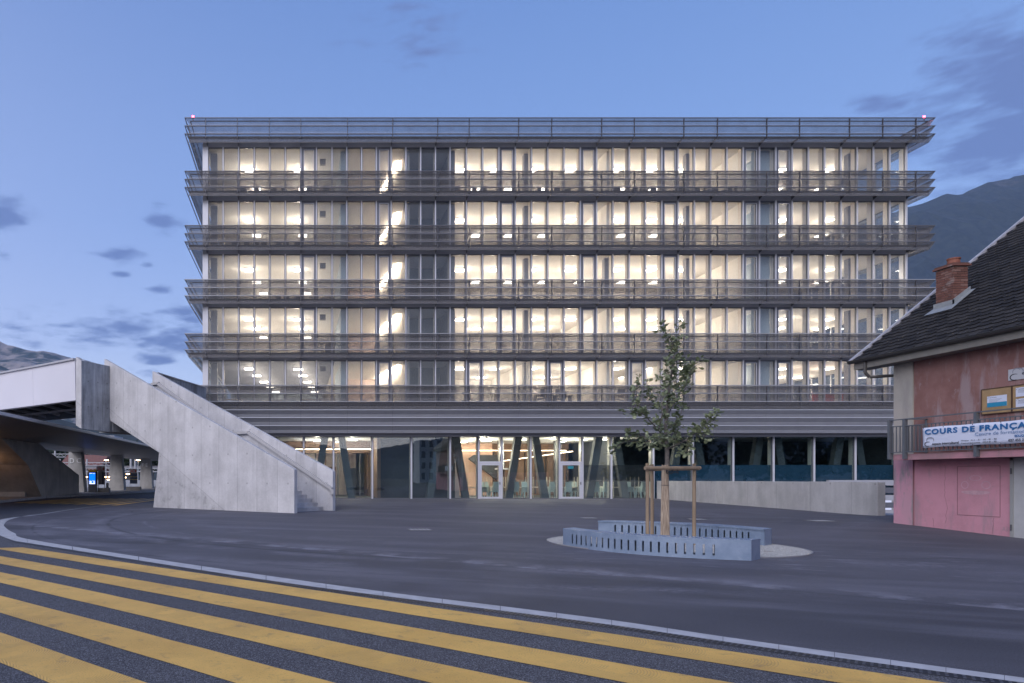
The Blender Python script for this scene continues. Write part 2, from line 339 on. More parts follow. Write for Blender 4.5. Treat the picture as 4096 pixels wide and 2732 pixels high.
def thin(name, col, alpha, rough=.5, metal=.5, edge=None):  # expanded metal mesh: part of the light passes, part meets metal
    def cu(m, t, p):
        n = NT(t); tr = n.new('ShaderNodeBsdfTransparent'); mx = n.new('ShaderNodeMixShader'); nz_ = n.noise(1.3, 3, .6)
        f = n.rng(nz_, .3, .7, alpha-.03, alpha+.03); n.link(f, mx.inputs[0]); n.link(tr.outputs[0], mx.inputs[1]); n.link(p.outputs[0], mx.inputs[2])
        o = [x for x in t.nodes if x.type == 'OUTPUT_MATERIAL'][0]; n.link(mx.outputs[0], o.inputs[0])
    return mat(name, col, rough, metal, custom=cu)
M_blade = thin('perforated_aluminium', (.27, .262, .27), .50, .5, .3)
M_blade2 = thin('lower_perforated_aluminium', (.42, .425, .46), .74, .45, .4)
M_grate = thin('steel_grating', (.30, .30, .32), .52, .5, .3)
M_alu = mat('anodised_aluminium', (.62, .62, .66), .4, metal=.2, noise_amt=.04, nscale=1)
M_alud = mat('dark_anodised_aluminium', (.16, .165, .19), .42, metal=.5)
M_fasc = mat('grey_metal_fascia', (.40, .40, .43), .5, metal=.1, noise_amt=.05, nscale=.8)
M_lip = mat('lit_blade_edge', (.60, .61, .66), .35, metal=.2)  # paler metal, light caught on the lower edges painted in
M_blader = thin('roof_rail_mesh', (.27, .262, .27), .34, .5, .4)
M_lipd = mat('shaded_blade_edge', (.16, .16, .18), .5, metal=.3)  # darker metal, shade of edges seen from below painted in
M_rail = mat('handrail_steel', (.11, .11, .125), .45, metal=.6)
def glass(name, tint=(.93, .95, .95), base=.05, wav=.0015):
    m = bpy.data.materials.new(name); m.use_nodes = True; t = m.node_tree; t.nodes.clear(); n = NT(t)
    o = n.new('ShaderNodeOutputMaterial'); mx = n.new('ShaderNodeMixShader'); tr = n.new('ShaderNodeBsdfTransparent'); gl = n.new('ShaderNodeBsdfGlossy'); fr = n.new('ShaderNodeLayerWeight'); fr.inputs[0].default_value = .5
    tr.inputs[0].default_value = (*tint, 1); gl.inputs['Roughness'].default_value = 0; gl.inputs['Color'].default_value = (.93, .97, 1, 1)
    f = n.math('ADD', n.math('MULTIPLY', n.math('POWER', fr.outputs['Facing'], 4.0), .9), base, clamp=True); n.link(f, mx.inputs[0]); n.link(tr.outputs[0], mx.inputs[1]); n.link(gl.outputs[0], mx.inputs[2]); n.link(mx.outputs[0], o.inputs[0])
    b = n.new('ShaderNodeBump'); b.inputs['Strength'].default_value = .25; b.inputs['Distance'].default_value = wav; n.link(n.noise(1.6, 2, .5), b.inputs['Height']); n.link(b.outputs[0], gl.inputs['Normal'])
    MATS[name] = m; return m
M_glass = glass('clear_glass', base=.045); M_glassg = glass('ground_floor_glass', (.84, .92, .93), base=.11)
M_ceil = mat('ceiling_concrete', (.64, .62, .60), .8, noise_amt=.05, nscale=1.5, stretch=(1, .3, 1)); M_floor = mat('interior_floor', (.42, .38, .34), .5, noise_amt=.05, nscale=2)
M_wallw = mat('white_plaster', (.74, .71, .67), .85, noise_amt=.02, nscale=2); M_wallb = mat('blue_grey_wall', (.30, .36, .42), .7, noise_amt=.05, nscale=1); M_wallp = mat('rose_plaster', (.60, .49, .46), .8, noise_amt=.05, nscale=1)
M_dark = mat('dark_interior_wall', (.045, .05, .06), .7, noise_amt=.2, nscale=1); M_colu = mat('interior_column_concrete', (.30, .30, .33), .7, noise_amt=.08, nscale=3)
M_jamb = mat('warm_window_jamb', (.66, .58, .50), .55, noise_amt=.04, nscale=2)
M_lamp = mat('lit_panel', (1, .9, .8), .5, emit=(1.0, .88, .76), estr=14)
M_lampg = mat('lit_panel_ground_floor', (1, .9, .8), .5, emit=(1.0, .86, .68), estr=12)
M_strip = mat('lit_strip', (1, .85, .7), .5, emit=(1.0, .80, .60), estr=45)
M_strips = mat('soft_lit_strip', (1, .8, .65), .5, emit=(1.0, .66, .45), estr=9)
M_chair = mat('charcoal_seat', (.035, .036, .042), .7); M_green = mat('grey_green_shell', (.50, .58, .54), .5); M_tabl = mat('pale_table_wood', (.58, .50, .40), .5)
M_red = mat('red_upholstery', (.55, .05, .04), .7)
# ================================================================ GROUND
def smooth(t): t = max(0, min(1, t)); return t*t*(3-2*t)
def lerp_tab(x, tab):
    if x <= tab[0][0]: return tab[0][1]
    for (a, b), (c, d_) in zip(tab, tab[1:]):
        if x <= c: return b+(d_-b)*(x-a)/(c-a)
    return tab[-1][1]
def gz(x, y):
    if x < 10: return 0.0
    return smooth((x-10)/6)*lerp_tab(y, ((11, 0), (14, -.08), (16.7, -.05), (20, .08), (24, .04), (26, 0)))
WALL0 = (24.15, 45.9); WALL1 = (21.25, 25.0)
def wallx(y): t = (y-WALL1[1])/(WALL0[1]-WALL1[1]); return WALL1[0]+(WALL0[0]-WALL1[0])*t
b = MB(); nx, ny = 210, 140; idx = {}
def gv(i, j):
    if (i, j) not in idx:
        x, y = -45+i*.5, -20+j*.5; idx[i, j] = len(b.v); b.v.append((x, y, gz(x, y)))
    return idx[i, j]
for i in range(nx):
    for j in range(ny):
        x, y = -45+i*.5+.25, -20+j*.5+.25
        if y > 25.5 and y < 46 and x > wallx(y)+.36 and x < 48: continue
        b.f.append((gv(i, j), gv(i+1, j), gv(i+1, j+1), gv(i, j+1))); b.m.append(0)
b.build('plaza', M_plaza, kind='structure', label='wide dark asphalt plaza in front of the building', smooth=True)
M_far = mat('far_ground', (.06, .065, .06), .9, noise_amt=.3, nscale=.05)
b = MB(); S = 5600
for q in (((-S, -S), (S, -S), (S, -20), (-S, -20)), ((-S, 50), (S, 50), (S, S), (-S, S)), ((-S, -20), (-45, -20), (-45, 50), (-S, 50)), ((60, -20), (S, -20), (S, 50), (60, 50))):
    b.quad(*[(x, y, -.001) for x, y in q])
b.build('ground', M_far, kind='structure', label='open ground reaching to the foot of the mountains')
# sunken yard between ramp wall and house
b = MB(); b.quad((wallx(25.5), 25.5, -1.7), (48, 25.5, -1.7), (48, 46, -1.7), (wallx(46), 46, -1.7)); b.quad((wallx(25.5)-.3, 25.5, -1.7), (48, 25.5, -1.7), (48, 25.5, 0), (wallx(25.5)-.3, 25.5, 0))
b.build('sunken_yard', M_pave, kind='structure', label='sunken concrete yard behind the ramp wall')
# kerb line and road
top = [(609, 1996), (420, 2021), (300, 2036), (200, 2051), (157, 2058), (110, 2063), (60, 2073), (30, 2084), (17, 2098), (17, 2106), (35, 2122), (61, 2135), (107, 2157), (553, 2228), (1063, 2304), (1531, 2369), (2000, 2427), (2446, 2484), (2891, 2550), (3337, 2613), (3783, 2674), (4200, 2730)]
bot = [(609, 1996.6), (420, 2021.6), (300, 2037), (200, 2053), (130, 2063), (60, 2070), (0, 2080), (-30, 2094), (-42, 2108), (-36, 2122), (0, 2143), (57, 2164), (110, 2173), (553, 2243), (1063, 2322), (1531, 2386), (2000, 2445), (2446, 2503), (2891, 2569), (3337, 2633), (3783, 2694), (4200, 2750)]
gt = [Vector((*G(*p), 0)) for p in top]; gb = [Vector((*G(*p), 0)) for p in bot]
def catmull(pts, n=6):
    o = []
    for i in range(len(pts)-1):
        p0 = pts[max(i-1, 0)]; p1 = pts[i]; p2 = pts[i+1]; p3 = pts[min(i+2, len(pts)-1)]
        for k in range(n):
            t = k/n; o.append(.5*((2*p1)+(p2-p0)*t+(2*p0-5*p1+4*p2-p3)*t*t+(3*p1-p0-3*p2+p3)*t**3))
    o.append(pts[-1]); return o
gt = catmull(gt); gb = catmull(gb)
ext = (gt[-1]-gt[-8]).normalized(); gt.append(gt[-1]+ext*30); gb.append(gb[-1]+ext*30)
b = MB(); poly = [(p.x, p.y, .004) for p in gb]
poly = [(-9.2, 58, .004), (-9.6, 48, .004)]+poly+[(44, -19.5, .004), (-44, -19.5, .004), (-44, 58, .004)]
bm_road = bmesh.new(); f = bm_road.faces.new([bm_road.verts.new(v) for v in poly]); bmesh.ops.triangulate(bm_road, faces=[f])
me = bpy.data.meshes.new('road'); bm_road.to_mesh(me); bm_road.free(); me.materials.append(M_road)
o = bpy.data.objects.new('road', me); finish(o, kind='structure', label='coarse dark road surface under the yellow crossing')
kerb = empty('kerb', (0, 10, 0), kind='structure', label='pale flush concrete kerb band curving round the plaza edge')
n = len(gt); step = 3; stones = 0
for s0 in range(0, n-1, step):
    e = min(s0+step, n-1); b = MB()
    for i in range(s0, e):
        a0, a1, c0, c1 = gt[i], gt[i+1], gb[i], gb[i+1]
        if i == s0: a0 = a0+(a1-a0)*.03; c0 = c0+(c1-c0)*.03
        b.quad((c0.x, c0.y, .009), (c1.x, c1.y, .009), (a1.x, a1.y, .009), (a0.x, a0.y, .009))
    b.build('kerb_stone', M_kerb, kerb)
# drain channel along the band: frame plus bars
i0 = next(i for i, p in enumerate(gb) if p.y < G(57, 2164)[1]+.02 and i > 40)
dr = empty('drain_channel', (gb[i0].x, gb[i0].y, 0), label='slotted dark drain channel along the pale kerb band', cat='drain')
b = MB(); bars = MB(); dist = 0
for i in range(i0, n-1):
    p, q = gb[i], gb[i+1]; t = (q-p).normalized(); nn = Vector((t.y, -t.x, 0))
    if nn.dot(Vector((-.67, -.74, 0))) < 0: nn = -nn
    a, c = p+nn*.01, q+nn*.01; e, g = p+nn*.13, q+nn*.13
    b.cur = 0; b.quad((a.x, a.y, .0065), (c.x, c.y, .0065), (g.x, g.y, .0065), (e.x, e.y, .0065))
    ln = (q-p).length; k = 0
    while dist < ln and p.y < 16 and p.length < 17 and i < n-2:
        m_ = p+t*dist
        for off in (.012, .075):
            u = m_+nn*off; w = m_+nn*(off+.05); h = t*.009
            bars.quad((u.x-h.x, u.y-h.y, .0095), (u.x+h.x, u.y+h.y, .0095), (w.x+h.x, w.y+h.y, .0095), (w.x-h.x, w.y-h.y, .0095))
        dist += .045
    dist -= ln
b.build('channel', M_iron, dr); o = bars.build('grate_bar', mat('galvanised_grate', (.13, .13, .145), .5, metal=.5), dr, kind='stuff')
# yellow crossings
cr = empty('crosswalk', (-2, 8, 0), kind='structure', label='yellow pedestrian crossing in the foreground')
dx, dy = .7385, -.6742; nxv, nyv = .6742, .7385
def st(a, bq): return (a*dx+bq*nxv, a*dy+bq*nyv)
for k, (t0, t1) in enumerate(((6.40, 5.92), (5.42, 4.94), (4.50, 4.04), (3.60, 3.14), (2.74, 2.29), (1.85, 1.4))):
    a0 = -13.65 if k == 0 else -16.0; b = MB(); rr = random.Random(k)
    na = 60; a1 = 9; pts0 = []; pts1 = []
    for i in range(na+1):
        a = a0+(a1-a0)*i/na; pts0.append(st(a, t1+rr.uniform(-.006, .006))); pts1.append(st(a+(.35 if i == 0 and k == 0 else 0), t0+rr.uniform(-.006, .006)))
    for i in range(na): b.quad(*[(x, y, .0085) for x, y in (pts0[i], pts0[i+1], pts1[i+1], pts1[i])])
    b.build('stripe', M_yel, cr)
cr2 = empty('crosswalk', (-12, 40, 0), kind='structure', label='distant yellow pedestrian crossing beside the concrete stair')
for k in range(9):
    t = k/7; x0, y0 = -15.9+5.5*t, 38.2-2.8*t; x1, y1 = -15.0+5.2*t, 46.5-.3*t
    b = MB(); b.quad((x0, y0, .0085), (x0+.42, y0-.2, .0085), (x1+.42, y1, .0085), (x1, y1, .0085)); b.build('stripe', M_yel, cr2)
# far pavement with raised kerb
ked = [(-16.8, 20), (-16.8, 38.6), (-17.5, 47.2), (-16.4, 53.9), (-14.3, 68.3), (-11, 90)]
pv = empty('pavement', (-20, 45, 0), kind='structure', label='raised grey pavement under the canopy')
b = MB(); b.prism([(x, y, .13) for x, y in ked]+[(-44, 90, .13), (-44, 20, .13)], (0, 0, -.2)); b.build('paving', M_pave, pv)
for (xa, ya), (xb, yb) in zip(ked, ked[1:]):
    L_ = math.hypot(xb-xa, yb-ya); m_ = max(1, int(L_/3))
    for i in range(m_):
        p = Vector((xa+(xb-xa)*(i+.01)/m_, ya+(yb-ya)*(i+.01)/m_, .07)); q = Vector((xa+(xb-xa)*(i+.98)/m_, ya+(yb-ya)*(i+.98)/m_, .07))
        b = MB(); b.beam(p+Vector((.08, 0, 0)), q+Vector((.08, 0, 0)), .16, .15); b.build('kerb_stone', M_kerb, pv)

# ================================================================ MOUNTAINS
def cu_mt(m, t, p):
    n = NT(t); a = n.noise(.004, 8, .62); c = n.noise(.035, 8, .75); g = n.new('ShaderNodeNewGeometry'); sx, sy, sz = n.sep(g.outputs['Normal'])
    col = n.mix(n.rng(c, .35, .65), (.010, .017, .017), (.028, .038, .034)); rock = n.math('MULTIPLY', n.rng(a, .60, .68), n.rng(c, .40, .55)); col = n.mix(n.math('MULTIPLY', rock, .6), col, (.07, .07, .07)); n.link(col, p.inputs['Base Color'])
M_mt = mat('wooded_rock', (.05, .06, .045), .95, custom=cu_mt)
M_mtl = mat('bare_rock_slope', (.12, .11, .10), .95, custom=lambda m, t, p: (lambda n: n.link(n.mix(n.rng(n.noise(.006, 7, .65, stretch=(1, 1, .35), rot=(0, R(25), 0)), .44, .56), (.03, .045, .035), (.27, .235, .215)), p.inputs['Base Color']))(NT(t)))
def ridge(name, prof, y, depth, m, seed, label, n=150, rows=26, amp=.06, flip=1):
    # prof: (x, height) of the skyline at distance y; the slope comes down towards the viewer
    b = MB(); xs = [prof[0][0]+(prof[-1][0]-prof[0][0])*i/n for i in range(n+1)]; H = []
    for j in range(rows+1):
        t = j/rows
        for x in xs:
            h = lerp_tab(x, prof); nn = noise.fractal(Vector((x/700+seed, t*3.1*depth/2000, seed)), .9, 2.1, 6)
            z = h*(1-t)**1.05*(1+.35*math.sin(math.pi*t)*nn)+h*amp*noise.fractal(Vector((x/130, t*20, seed)), .8, 2.2, 5)*(.25+math.sin(math.pi*min(1, t+.04)))-8*t
            b.v.append((x+nn*120*t*(1-t), (y-t*depth+nn*150*t*(1-t))*flip if flip == 1 else -(y-t*depth), z))
    w = n+1
    for j in range(rows):
        for i in range(n): b.f.append((j*w+i, j*w+i+1, (j+1)*w+i+1, (j+1)*w+i)); b.m.append(0)
    return b.build(name, m, kind='structure', label=label, smooth=False)
def P(px, py, y): return ((px-X0)/F_*y, (Y0-py)/F_*y)
YM = 3400
ridge('mountain', [P(2300, 1500, YM), P(2900, 1150, YM), P(3400, 890, YM), P(3640, 830, YM), P(3730, 800, YM), P(3800, 772, YM), P(3860, 768, YM), P(3930, 742, YM), P(4096, 690, YM), P(4500, 560, YM), P(5400, 700, YM)], YM, 2300, M_mt, 3.1, 'dark blue wooded mountain rising behind the right end of the building', amp=.035)
YM = 4200
ridge('mountain', [P(-2000, 1000, YM), P(-900, 1180, YM), P(-200, 1290, YM), P(0, 1362, YM), P(18, 1378, YM), P(103, 1397, YM), P(181, 1403, YM), P(291, 1432, YM), P(480, 1490, YM), P(900, 1640, YM), P(1500, 1800, YM)], YM, 2400, M_mtl, 7.7, 'bare rocky mountain above the bridge on the left', amp=.03)
YM = 900
ridge('hillside', [P(-900, 1560, YM), P(0, 1600, YM), P(300, 1690, YM), P(650, 1735, YM), P(1200, 1820, YM), P(2500, 1880, YM)], YM, 600, M_mt, 1.7, 'dark wooded hillside seen below the bridge', n=90, rows=14, amp=.05)
YM = 3200
ridge('mountain', [(-4200, 900), (-1500, 420), (-400, 260), (300, 130), (800, 210), (1500, 330), (2600, 380), (5200, 900)], YM, 1800, M_mt, 5.5, 'far mountain range mirrored in the ground floor glass', n=120, rows=16, flip=-1)

# ================================================================ MAIN BUILDING
BX0, BX1 = fx(812), fx(3624)
bld = empty('school_building', ((BX0+BX1)/2, FY, 0), 'long five storey glass building with lit rooms above a glazed ground floor', 'building')
OB = ORI[bld.name]
heads = [fz(y) for y in (1441, 1229, 1017, 804, 590)]           # window heads, floors one to five
walks = [6.42]+[h+.36 for h in heads]                           # floor levels 1..5 and roof
DEPTH = 19.0
mull = [831+62.1*i for i in range(8)]+[1328+59*i for i in range(8)]+[1799.5+65.05*i for i in range(29)]
mx_ = [fx(p) for p in mull]                                     # 45 lines, 44 bays
def bay_of(px): return max(i for i in range(44) if mull[i] <= px+2)
# window meshes, one per bay width
def win_mesh(w, h, kind):
    fr = MB(); fr.box(-.035, .035, -.10, .10, 0, h)              # mullion on the left edge
    fr.cur = 2; fr.box(-.05, .05, .104, .42, 0, h); fr.cur = 0
    if kind == 'vent':
        t = .19; fr.cur = 1
        fr.box(.04, .04+t, -.02, .09, 0, h); fr.box(w-.04-t*.8, w-.04, -.02, .09, 0, h); fr.box(.04+t, w-.04-t*.8, -.02, .09, h-.2, h); fr.box(.04+t, w-.04-t*.8, -.02, .09, 0, .12)
        fr.cur = 0; fr.box(.04+t-.035, .04+t, -.035, -.023, .10, h-.18); fr.box(w-.04-t*.8, w-.005-t*.8, -.035, -.023, .10, h-.18); fr.box(.04+t, w-.04-t*.8, -.035, -.023, h-.20, h-.17)
    else:
        fr.cur = 1; fr.box(.04, w-.04, -.03, .08, h-.07, h); fr.box(.04, w-.04, -.03, .08, 0, .06)
        fr.box(.04, .07, -.02, .06, .06, h-.07); fr.box(w-.07, w-.04, -.02, .06, .06, h-.07)
    return fr
cache = {}
def add_window(i, lev, z0, h, kind):
    w = round(mx_[i+1]-mx_[i], 3); key = (w, round(h, 3), kind)
    loc = Vector((mx_[i], FY, z0))-OB
    if key not in cache:
        fw = win_mesh(w, h, kind).build('window', [M_alu, M_alud, M_jamb], bld, loc=loc)
        if kind == 'vent': a, c, e, g = .23, w-.2, .12, h-.2
        else: a, c, e, g = .07, w-.07, .06, h-.07
        pane = MB().box(a, c, .02, .034, e, g).build('pane', M_glass, fw, loc=(0, 0, 0)); parts = [pane]
        if kind == 'vent':
            lt = MB(); s = .085; x = a-(g-e)*.55
            k = 0
            while a-(g-e)*.55+k*s < c+(g-e)*.55:
                for sg in (1, -1):
                    xs = a-(g-e)*.55+k*s; pts = []
                    # clip the line x = xs + sg*.55*(z-e) to the opening
                    zz = []
                    for z_ in (e, g):
                        xx = xs+(sg*.55*(z_-e) if sg == 1 else .55*(g-z_)); zz.append((xx, z_))
                    (x1_, z1_), (x2_, z2_) = zz
                    lo, hi = 0, 1; dxx = x2_-x1_
                    for bd, sgn in ((a, 1), (c, -1)):
                        if abs(dxx) > 1e-6:
                            tt = (bd-x1_)/dxx
                            if (dxx > 0) == (sgn > 0): lo = max(lo, tt)
                            else: hi = min(hi, tt)
                    if hi > lo+.01:
                        p1 = (x1_+dxx*lo, z1_+(z2_-z1_)*lo); p2 = (x1_+dxx*hi, z1_+(z2_-z1_)*hi); y_ = .055+.003*sg
                        lt.quad((p1[0]-.0035, y_, p1[1]), (p1[0]+.0035, y_, p1[1]), (p2[0]+.0035, y_, p2[1]), (p2[0]-.0035, y_, p2[1]))
                k += 1
            parts.append(lt.build('safety_mesh', M_alu, fw, loc=(0, 0, 0), kind='stuff'))
        cache[key] = (fw, parts); return
    fw, parts = cache[key]; o = inst(fw, bld, loc)
    for p_ in parts: inst(p_, o, (0, 0, 0))
vents_up = [bay_of(p) for p in (1204, 1504, 1995, 2319.5, 2643.5, 2968.6, 3163)]
vents_1 = [bay_of(p) for p in (1506, 1864, 2190, 2514, 2968.6, 3163)]
for lev in range(5):
    z0 = walks[lev]+.0; h = heads[lev]-z0
    if lev == 0: pass
    for i in range(44): add_window(i, lev, z0, h, 'vent' if i in (vents_1 if lev == 0 else vents_up) else 'plain')
# end posts, slabs with fascia, side walls
for lev in range(6):
    zt = walks[lev]; zb = heads[lev-1] if lev else 4.2
    b = MB(); b.box(BX0-.02, BX1+.02, FY-.06, FY+.03, zb+.002, zt-.002); b.build('fascia', M_fasc, bld)
    b = MB(); b.box(BX0+.1, BX1-.1, FY+.032, FY+DEPTH, zb+.003, zt-.06); b.build('floor_slab', M_ceil, bld)
    if 0 <= lev < 5: b = MB(); b.box(BX0+.1, BX1-.1, FY+.45, FY+DEPTH-.1, zt-.058, zt); b.build('floor_finish', M_floor, bld)
b = MB(); b.box(BX0-.02, mx_[0]-.04, FY-.055, FY+.35, walks[0]+.002, heads[4]-.002); b.build('corner_post', M_alu, bld)
b = MB(); b.box(mx_[-1]-.04, BX1+.02, FY-.1, FY+.35, walks[0]+.002, heads[4]-.002); b.build('corner_post', M_alu, bld)
for lev in range(5):
    z0, z1 = walks[lev], heads[lev]
    for xs in (BX0, BX1):
        for k in range(8):
            y0 = FY+.4+k*2.0; b = MB(); b.box(xs-.05, xs+.05, y0, y0+.08, z0, z1-.01)
            b.cur = 1; b.box(xs-.012, xs+.012, y0+.08, y0+2.0, z0, z1-.01); b.build('side_window', [M_alu, M_glass], bld)
b = MB(); b.box(BX0, BX1, FY+DEPTH, FY+DEPTH+.2, 0, heads[4]); b.build('rear_wall', M_wallw, bld)
b = MB(); b.box(BX0+.3, BX1-.3, FY+.3, FY+DEPTH, walks[5], walks[5]+.10); b.build('roof', M_concd, bld)
# interior: back walls, partitions, columns per floor
for lev in range(5):
    z0, z1 = walks[lev], heads[lev]
    def part(x0, x1, y0, y1, m, name='partition_wall'): MB().box(x0, x1, y0, y1, z0, z1).build(name, m, bld)
    part(BX0+.2, fx(1330), FY+(18 if lev == 0 else 12.5), FY+(18.1 if lev == 0 else 12.6), M_wallw if lev else M_wallb, 'back_wall')
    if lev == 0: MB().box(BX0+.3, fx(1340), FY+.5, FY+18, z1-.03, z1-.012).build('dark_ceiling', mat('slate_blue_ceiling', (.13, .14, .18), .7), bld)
    part(fx(1365), fx(1395), FY+.55, FY+7.5, M_wallb)                       # blue-grey wall beside the stair lobby
    part(fx(1400), fx(1560), FY+9.0, FY+9.1, M_wallp, 'back_wall')
    # oblique lobby wall carrying the light strip
    x0, x1 = fx(1625), fx(1612); b = MB(); b.prism([(x0+.12, FY+.5, z0), (x0+.3, FY+.5, z0), (x0-.7, FY+9, z0), (x0-.9, FY+9, z0)], (0, 0, z1-z0)); b.build('lobby_wall', M_wallw, bld)
    part(fx(1640), fx(1800), FY+3.2, FY+3.3, M_wallb, 'back_wall')
    part(fx(1805), fx(1827), FY+.5, FY+8, M_colu)
    part(fx(1815), fx(2970), FY+9.2, FY+9.3, M_wallw, 'back_wall')
    part(fx(2975), fx(2990), FY+.5, FY+9.2, M_wallw)
    if lev in (0, 1, 3, 4): part(fx(2440), fx(2450), FY+.5, FY+9.2, M_wallw)
    if lev == 0:
        part(fx(2120), fx(2128), FY+.5, FY+9.2, M_wallw); part(fx(2700), fx(2708), FY+.5, FY+9.2, M_wallw)
    part(fx(3036), fx(3100), FY+.5, FY+.8, M_wallb); part(fx(3080), fx(3092), FY+.8, FY+7, M_wallb)
    part(fx(2990), fx(3080), FY+6, FY+6.1, M_wallw, 'back_wall')
    part(fx(3092), BX1-.3, FY+13, FY+13.1, M_wallw if lev < 4 else M_wallb, 'back_wall')
    for px in (857, 2107, 2427, 2752, 3400): MB().box(fx(px, FY+1)-.22, fx(px, FY+1)+.22, FY+.85, FY+1.25, z0, z1).build('column', M_colu, bld)
    MB().box(fx(1365)-1.4, fx(1365)-1.0, FY+1.2, FY+1.5, z1-.55, z1-.2).build('wall_speaker', M_colu, bld)
# walkways, brackets, louvres
YO = FY-.92                                                     # outer edge of the walkways
posts_px = [823.3, 949.7, 1077, 1203.5, 1390.5, 1570.5, 1750.5, 1876, 2074, 2206, 2405.6, 2536, 2734, 2868, 3065.4, 3196.3, 3396, 3528.6, 3661]
pxs = [(p-X0)/F_*(YO+.15) for p in posts_px]
LX0, LX1 = BX0-1.08, BX1+1.12
def blade(x0, x1, zt, m, m2, lx=None):
    """one louvre panel, tilted out at the top; returns an MB in world coordinates"""
    b = MB(); zb = zt-.50; yt, yb = YO, YO+.23; t = .014
    ym, zm = yt+.19, zt-.30
    b.hexa([(x0, yb, zb), (x1, yb, zb), (x1, yb+t, zb), (x0, yb+t, zb), (x0, ym, zm), (x1, ym, zm), (x1, ym+t, zm), (x0, ym+t, zm)])
    b.hexa([(x0, ym, zm+.002), (x1, ym, zm+.002), (x1, ym+t, zm+.002), (x0, ym+t, zm+.002), (x0, yt, zt-.04), (x1, yt, zt-.04), (x1, yt+t, zt-.04), (x0, yt+t, zt-.04)])
    b.cur = 1; b.box(x0, x1, yt-.012, yt+.05, zt-.04, zt); return b
def side_blades(xo, sgn, tops, name='side_louvre'):
    for zt in tops:
        b = MB(); zb = zt-.50; t = .014; xi = xo-sgn*.23; y1 = FY+14
        b.hexa([(xi, YO+.23, zb), (xi+t, YO+.23, zb), (xi+t, y1, zb), (xi, y1, zb), (xo, YO, zt-.03), (xo+t, YO, zt-.03), (xo+t, y1, zt-.03), (xo, y1, zt-.03)])
        b.cur = 1; b.box(xo-.02, xo+.03, YO, y1, zt-.03, zt); b.build(name, [M_blade, M_lipd], bld)
for lev in range(6):
    zw = walks[lev]; tops = [zw+1.27, zw+.735, zw+.20]
    if lev == 5: tops = [zw+1.19, zw+.66, zw+.13]
    M_use = M_blade
    if lev == 0: tops = [6.42+1.13, 6.42+.60, 6.42+.06, 6.42-.49, 6.42-1.0, 6.42-1.53]
    seam = [LX0]+[x for x in pxs[1:-1]]+[LX1] if lev == 0 else [LX0]+pxs[1:-1:2]+[LX1]
    for k, zt in enumerate(tops):
        mm = M_blade2 if (lev == 0 and k > 2) else M_blader if lev == 5 else M_blade
        for x0, x1 in zip(seam, seam[1:]):
            a0 = x0 if x0 > LX0+.1 else x0; b = blade(x0+.006, x1-.006, zt, None, None)
            if abs(x0-LX0) < .01:
                vs = list(b.v)   # mitre the ends so the saw-tooth outline shows
                for i_ in (0, 3, 4, 7, 8, 11): vs[i_] = (vs[i_][0]+.23, vs[i_][1], vs[i_][2])
                b.v = vs
            if abs(x1-LX1) < .01:
                vs = list(b.v)
                for i_ in (1, 2, 5, 6, 9, 10): vs[i_] = (vs[i_][0]-.23, vs[i_][1], vs[i_][2])
                b.v = vs
            b.build('louvre_panel', [mm, M_lipd if lev > 2 else M_lip if (lev == 0 and k > 2) else M_fasc], bld)
    side_blades(LX0, -1, tops); side_blades(LX1, 1, tops)
    b = MB(); g0, g1 = YO+.22, FY-.06
    b.box(LX0+.25, LX1-.25, g0, g1, zw-.045, zw-.005); b.box(LX0+.25, BX0-.06, FY-.06, FY+14, zw-.045, zw-.005); b.box(BX1+.06, LX1-.25, FY-.06, FY+14, zw-.045, zw-.005); b.build('walkway_grating', M_grate, bld)
    b = MB(); b.box(LX0+.24, LX1-.24, g0-.02, g0, zw-.12, zw+.03); b.build('edge_beam', M_rail, bld)
    if lev < 6:
        b = MB(); yr = YO+.16; zr = tops[0]-.17
        b.tube((LX0+.35, yr, zr), (LX1-.35, yr, zr), .032, n=8); b.tube((LX0+.35, yr, zr), (LX0+.35, FY+14, zr), .032); b.tube((LX1-.35, yr, zr), (LX1-.35, FY+14, zr), .032); b.build('handrail', M_rail, bld)
    for x in pxs:
        b = MB(); b.box(x-.022, x+.022, YO+.06, YO+.15, zw-.12, tops[0]-.03)
        b.prism([(x-.012, g0, zw-.12), (x-.012, FY-.06, zw-.30), (x-.012, FY-.06, zw-.045), (x-.012, g0, zw-.046)], (.024, 0, 0)); 
        b.build('railing_post', M_rail, bld)
        if x > 6: b = MB(); b.tube((x+.06, YO+.1, tops[0]-.08), (x+.06, FY-.1, zw), .008, n=5); b.build('stay_rod', M_lip, bld)
# closed skin behind the lower louvres
b = MB(); b.box(BX0, BX1, FY-.30, FY-.26, 4.2, 6.3); b.build('backing_panel', mat('dark_backing_sheet', (.10, .10, .12), .6), bld)
b = MB(); b.box(LX0+.3, LX1-.3, YO+.24, FY-.31, 4.17, 4.2); b.build('soffit', M_alud, bld)
for xs in (BX0+.1, BX1-.12): MB().box(xs, xs+.02, FY-.25, FY+DEPTH, 4.2, 6.3).build('backing_panel', M_fasc, bld)

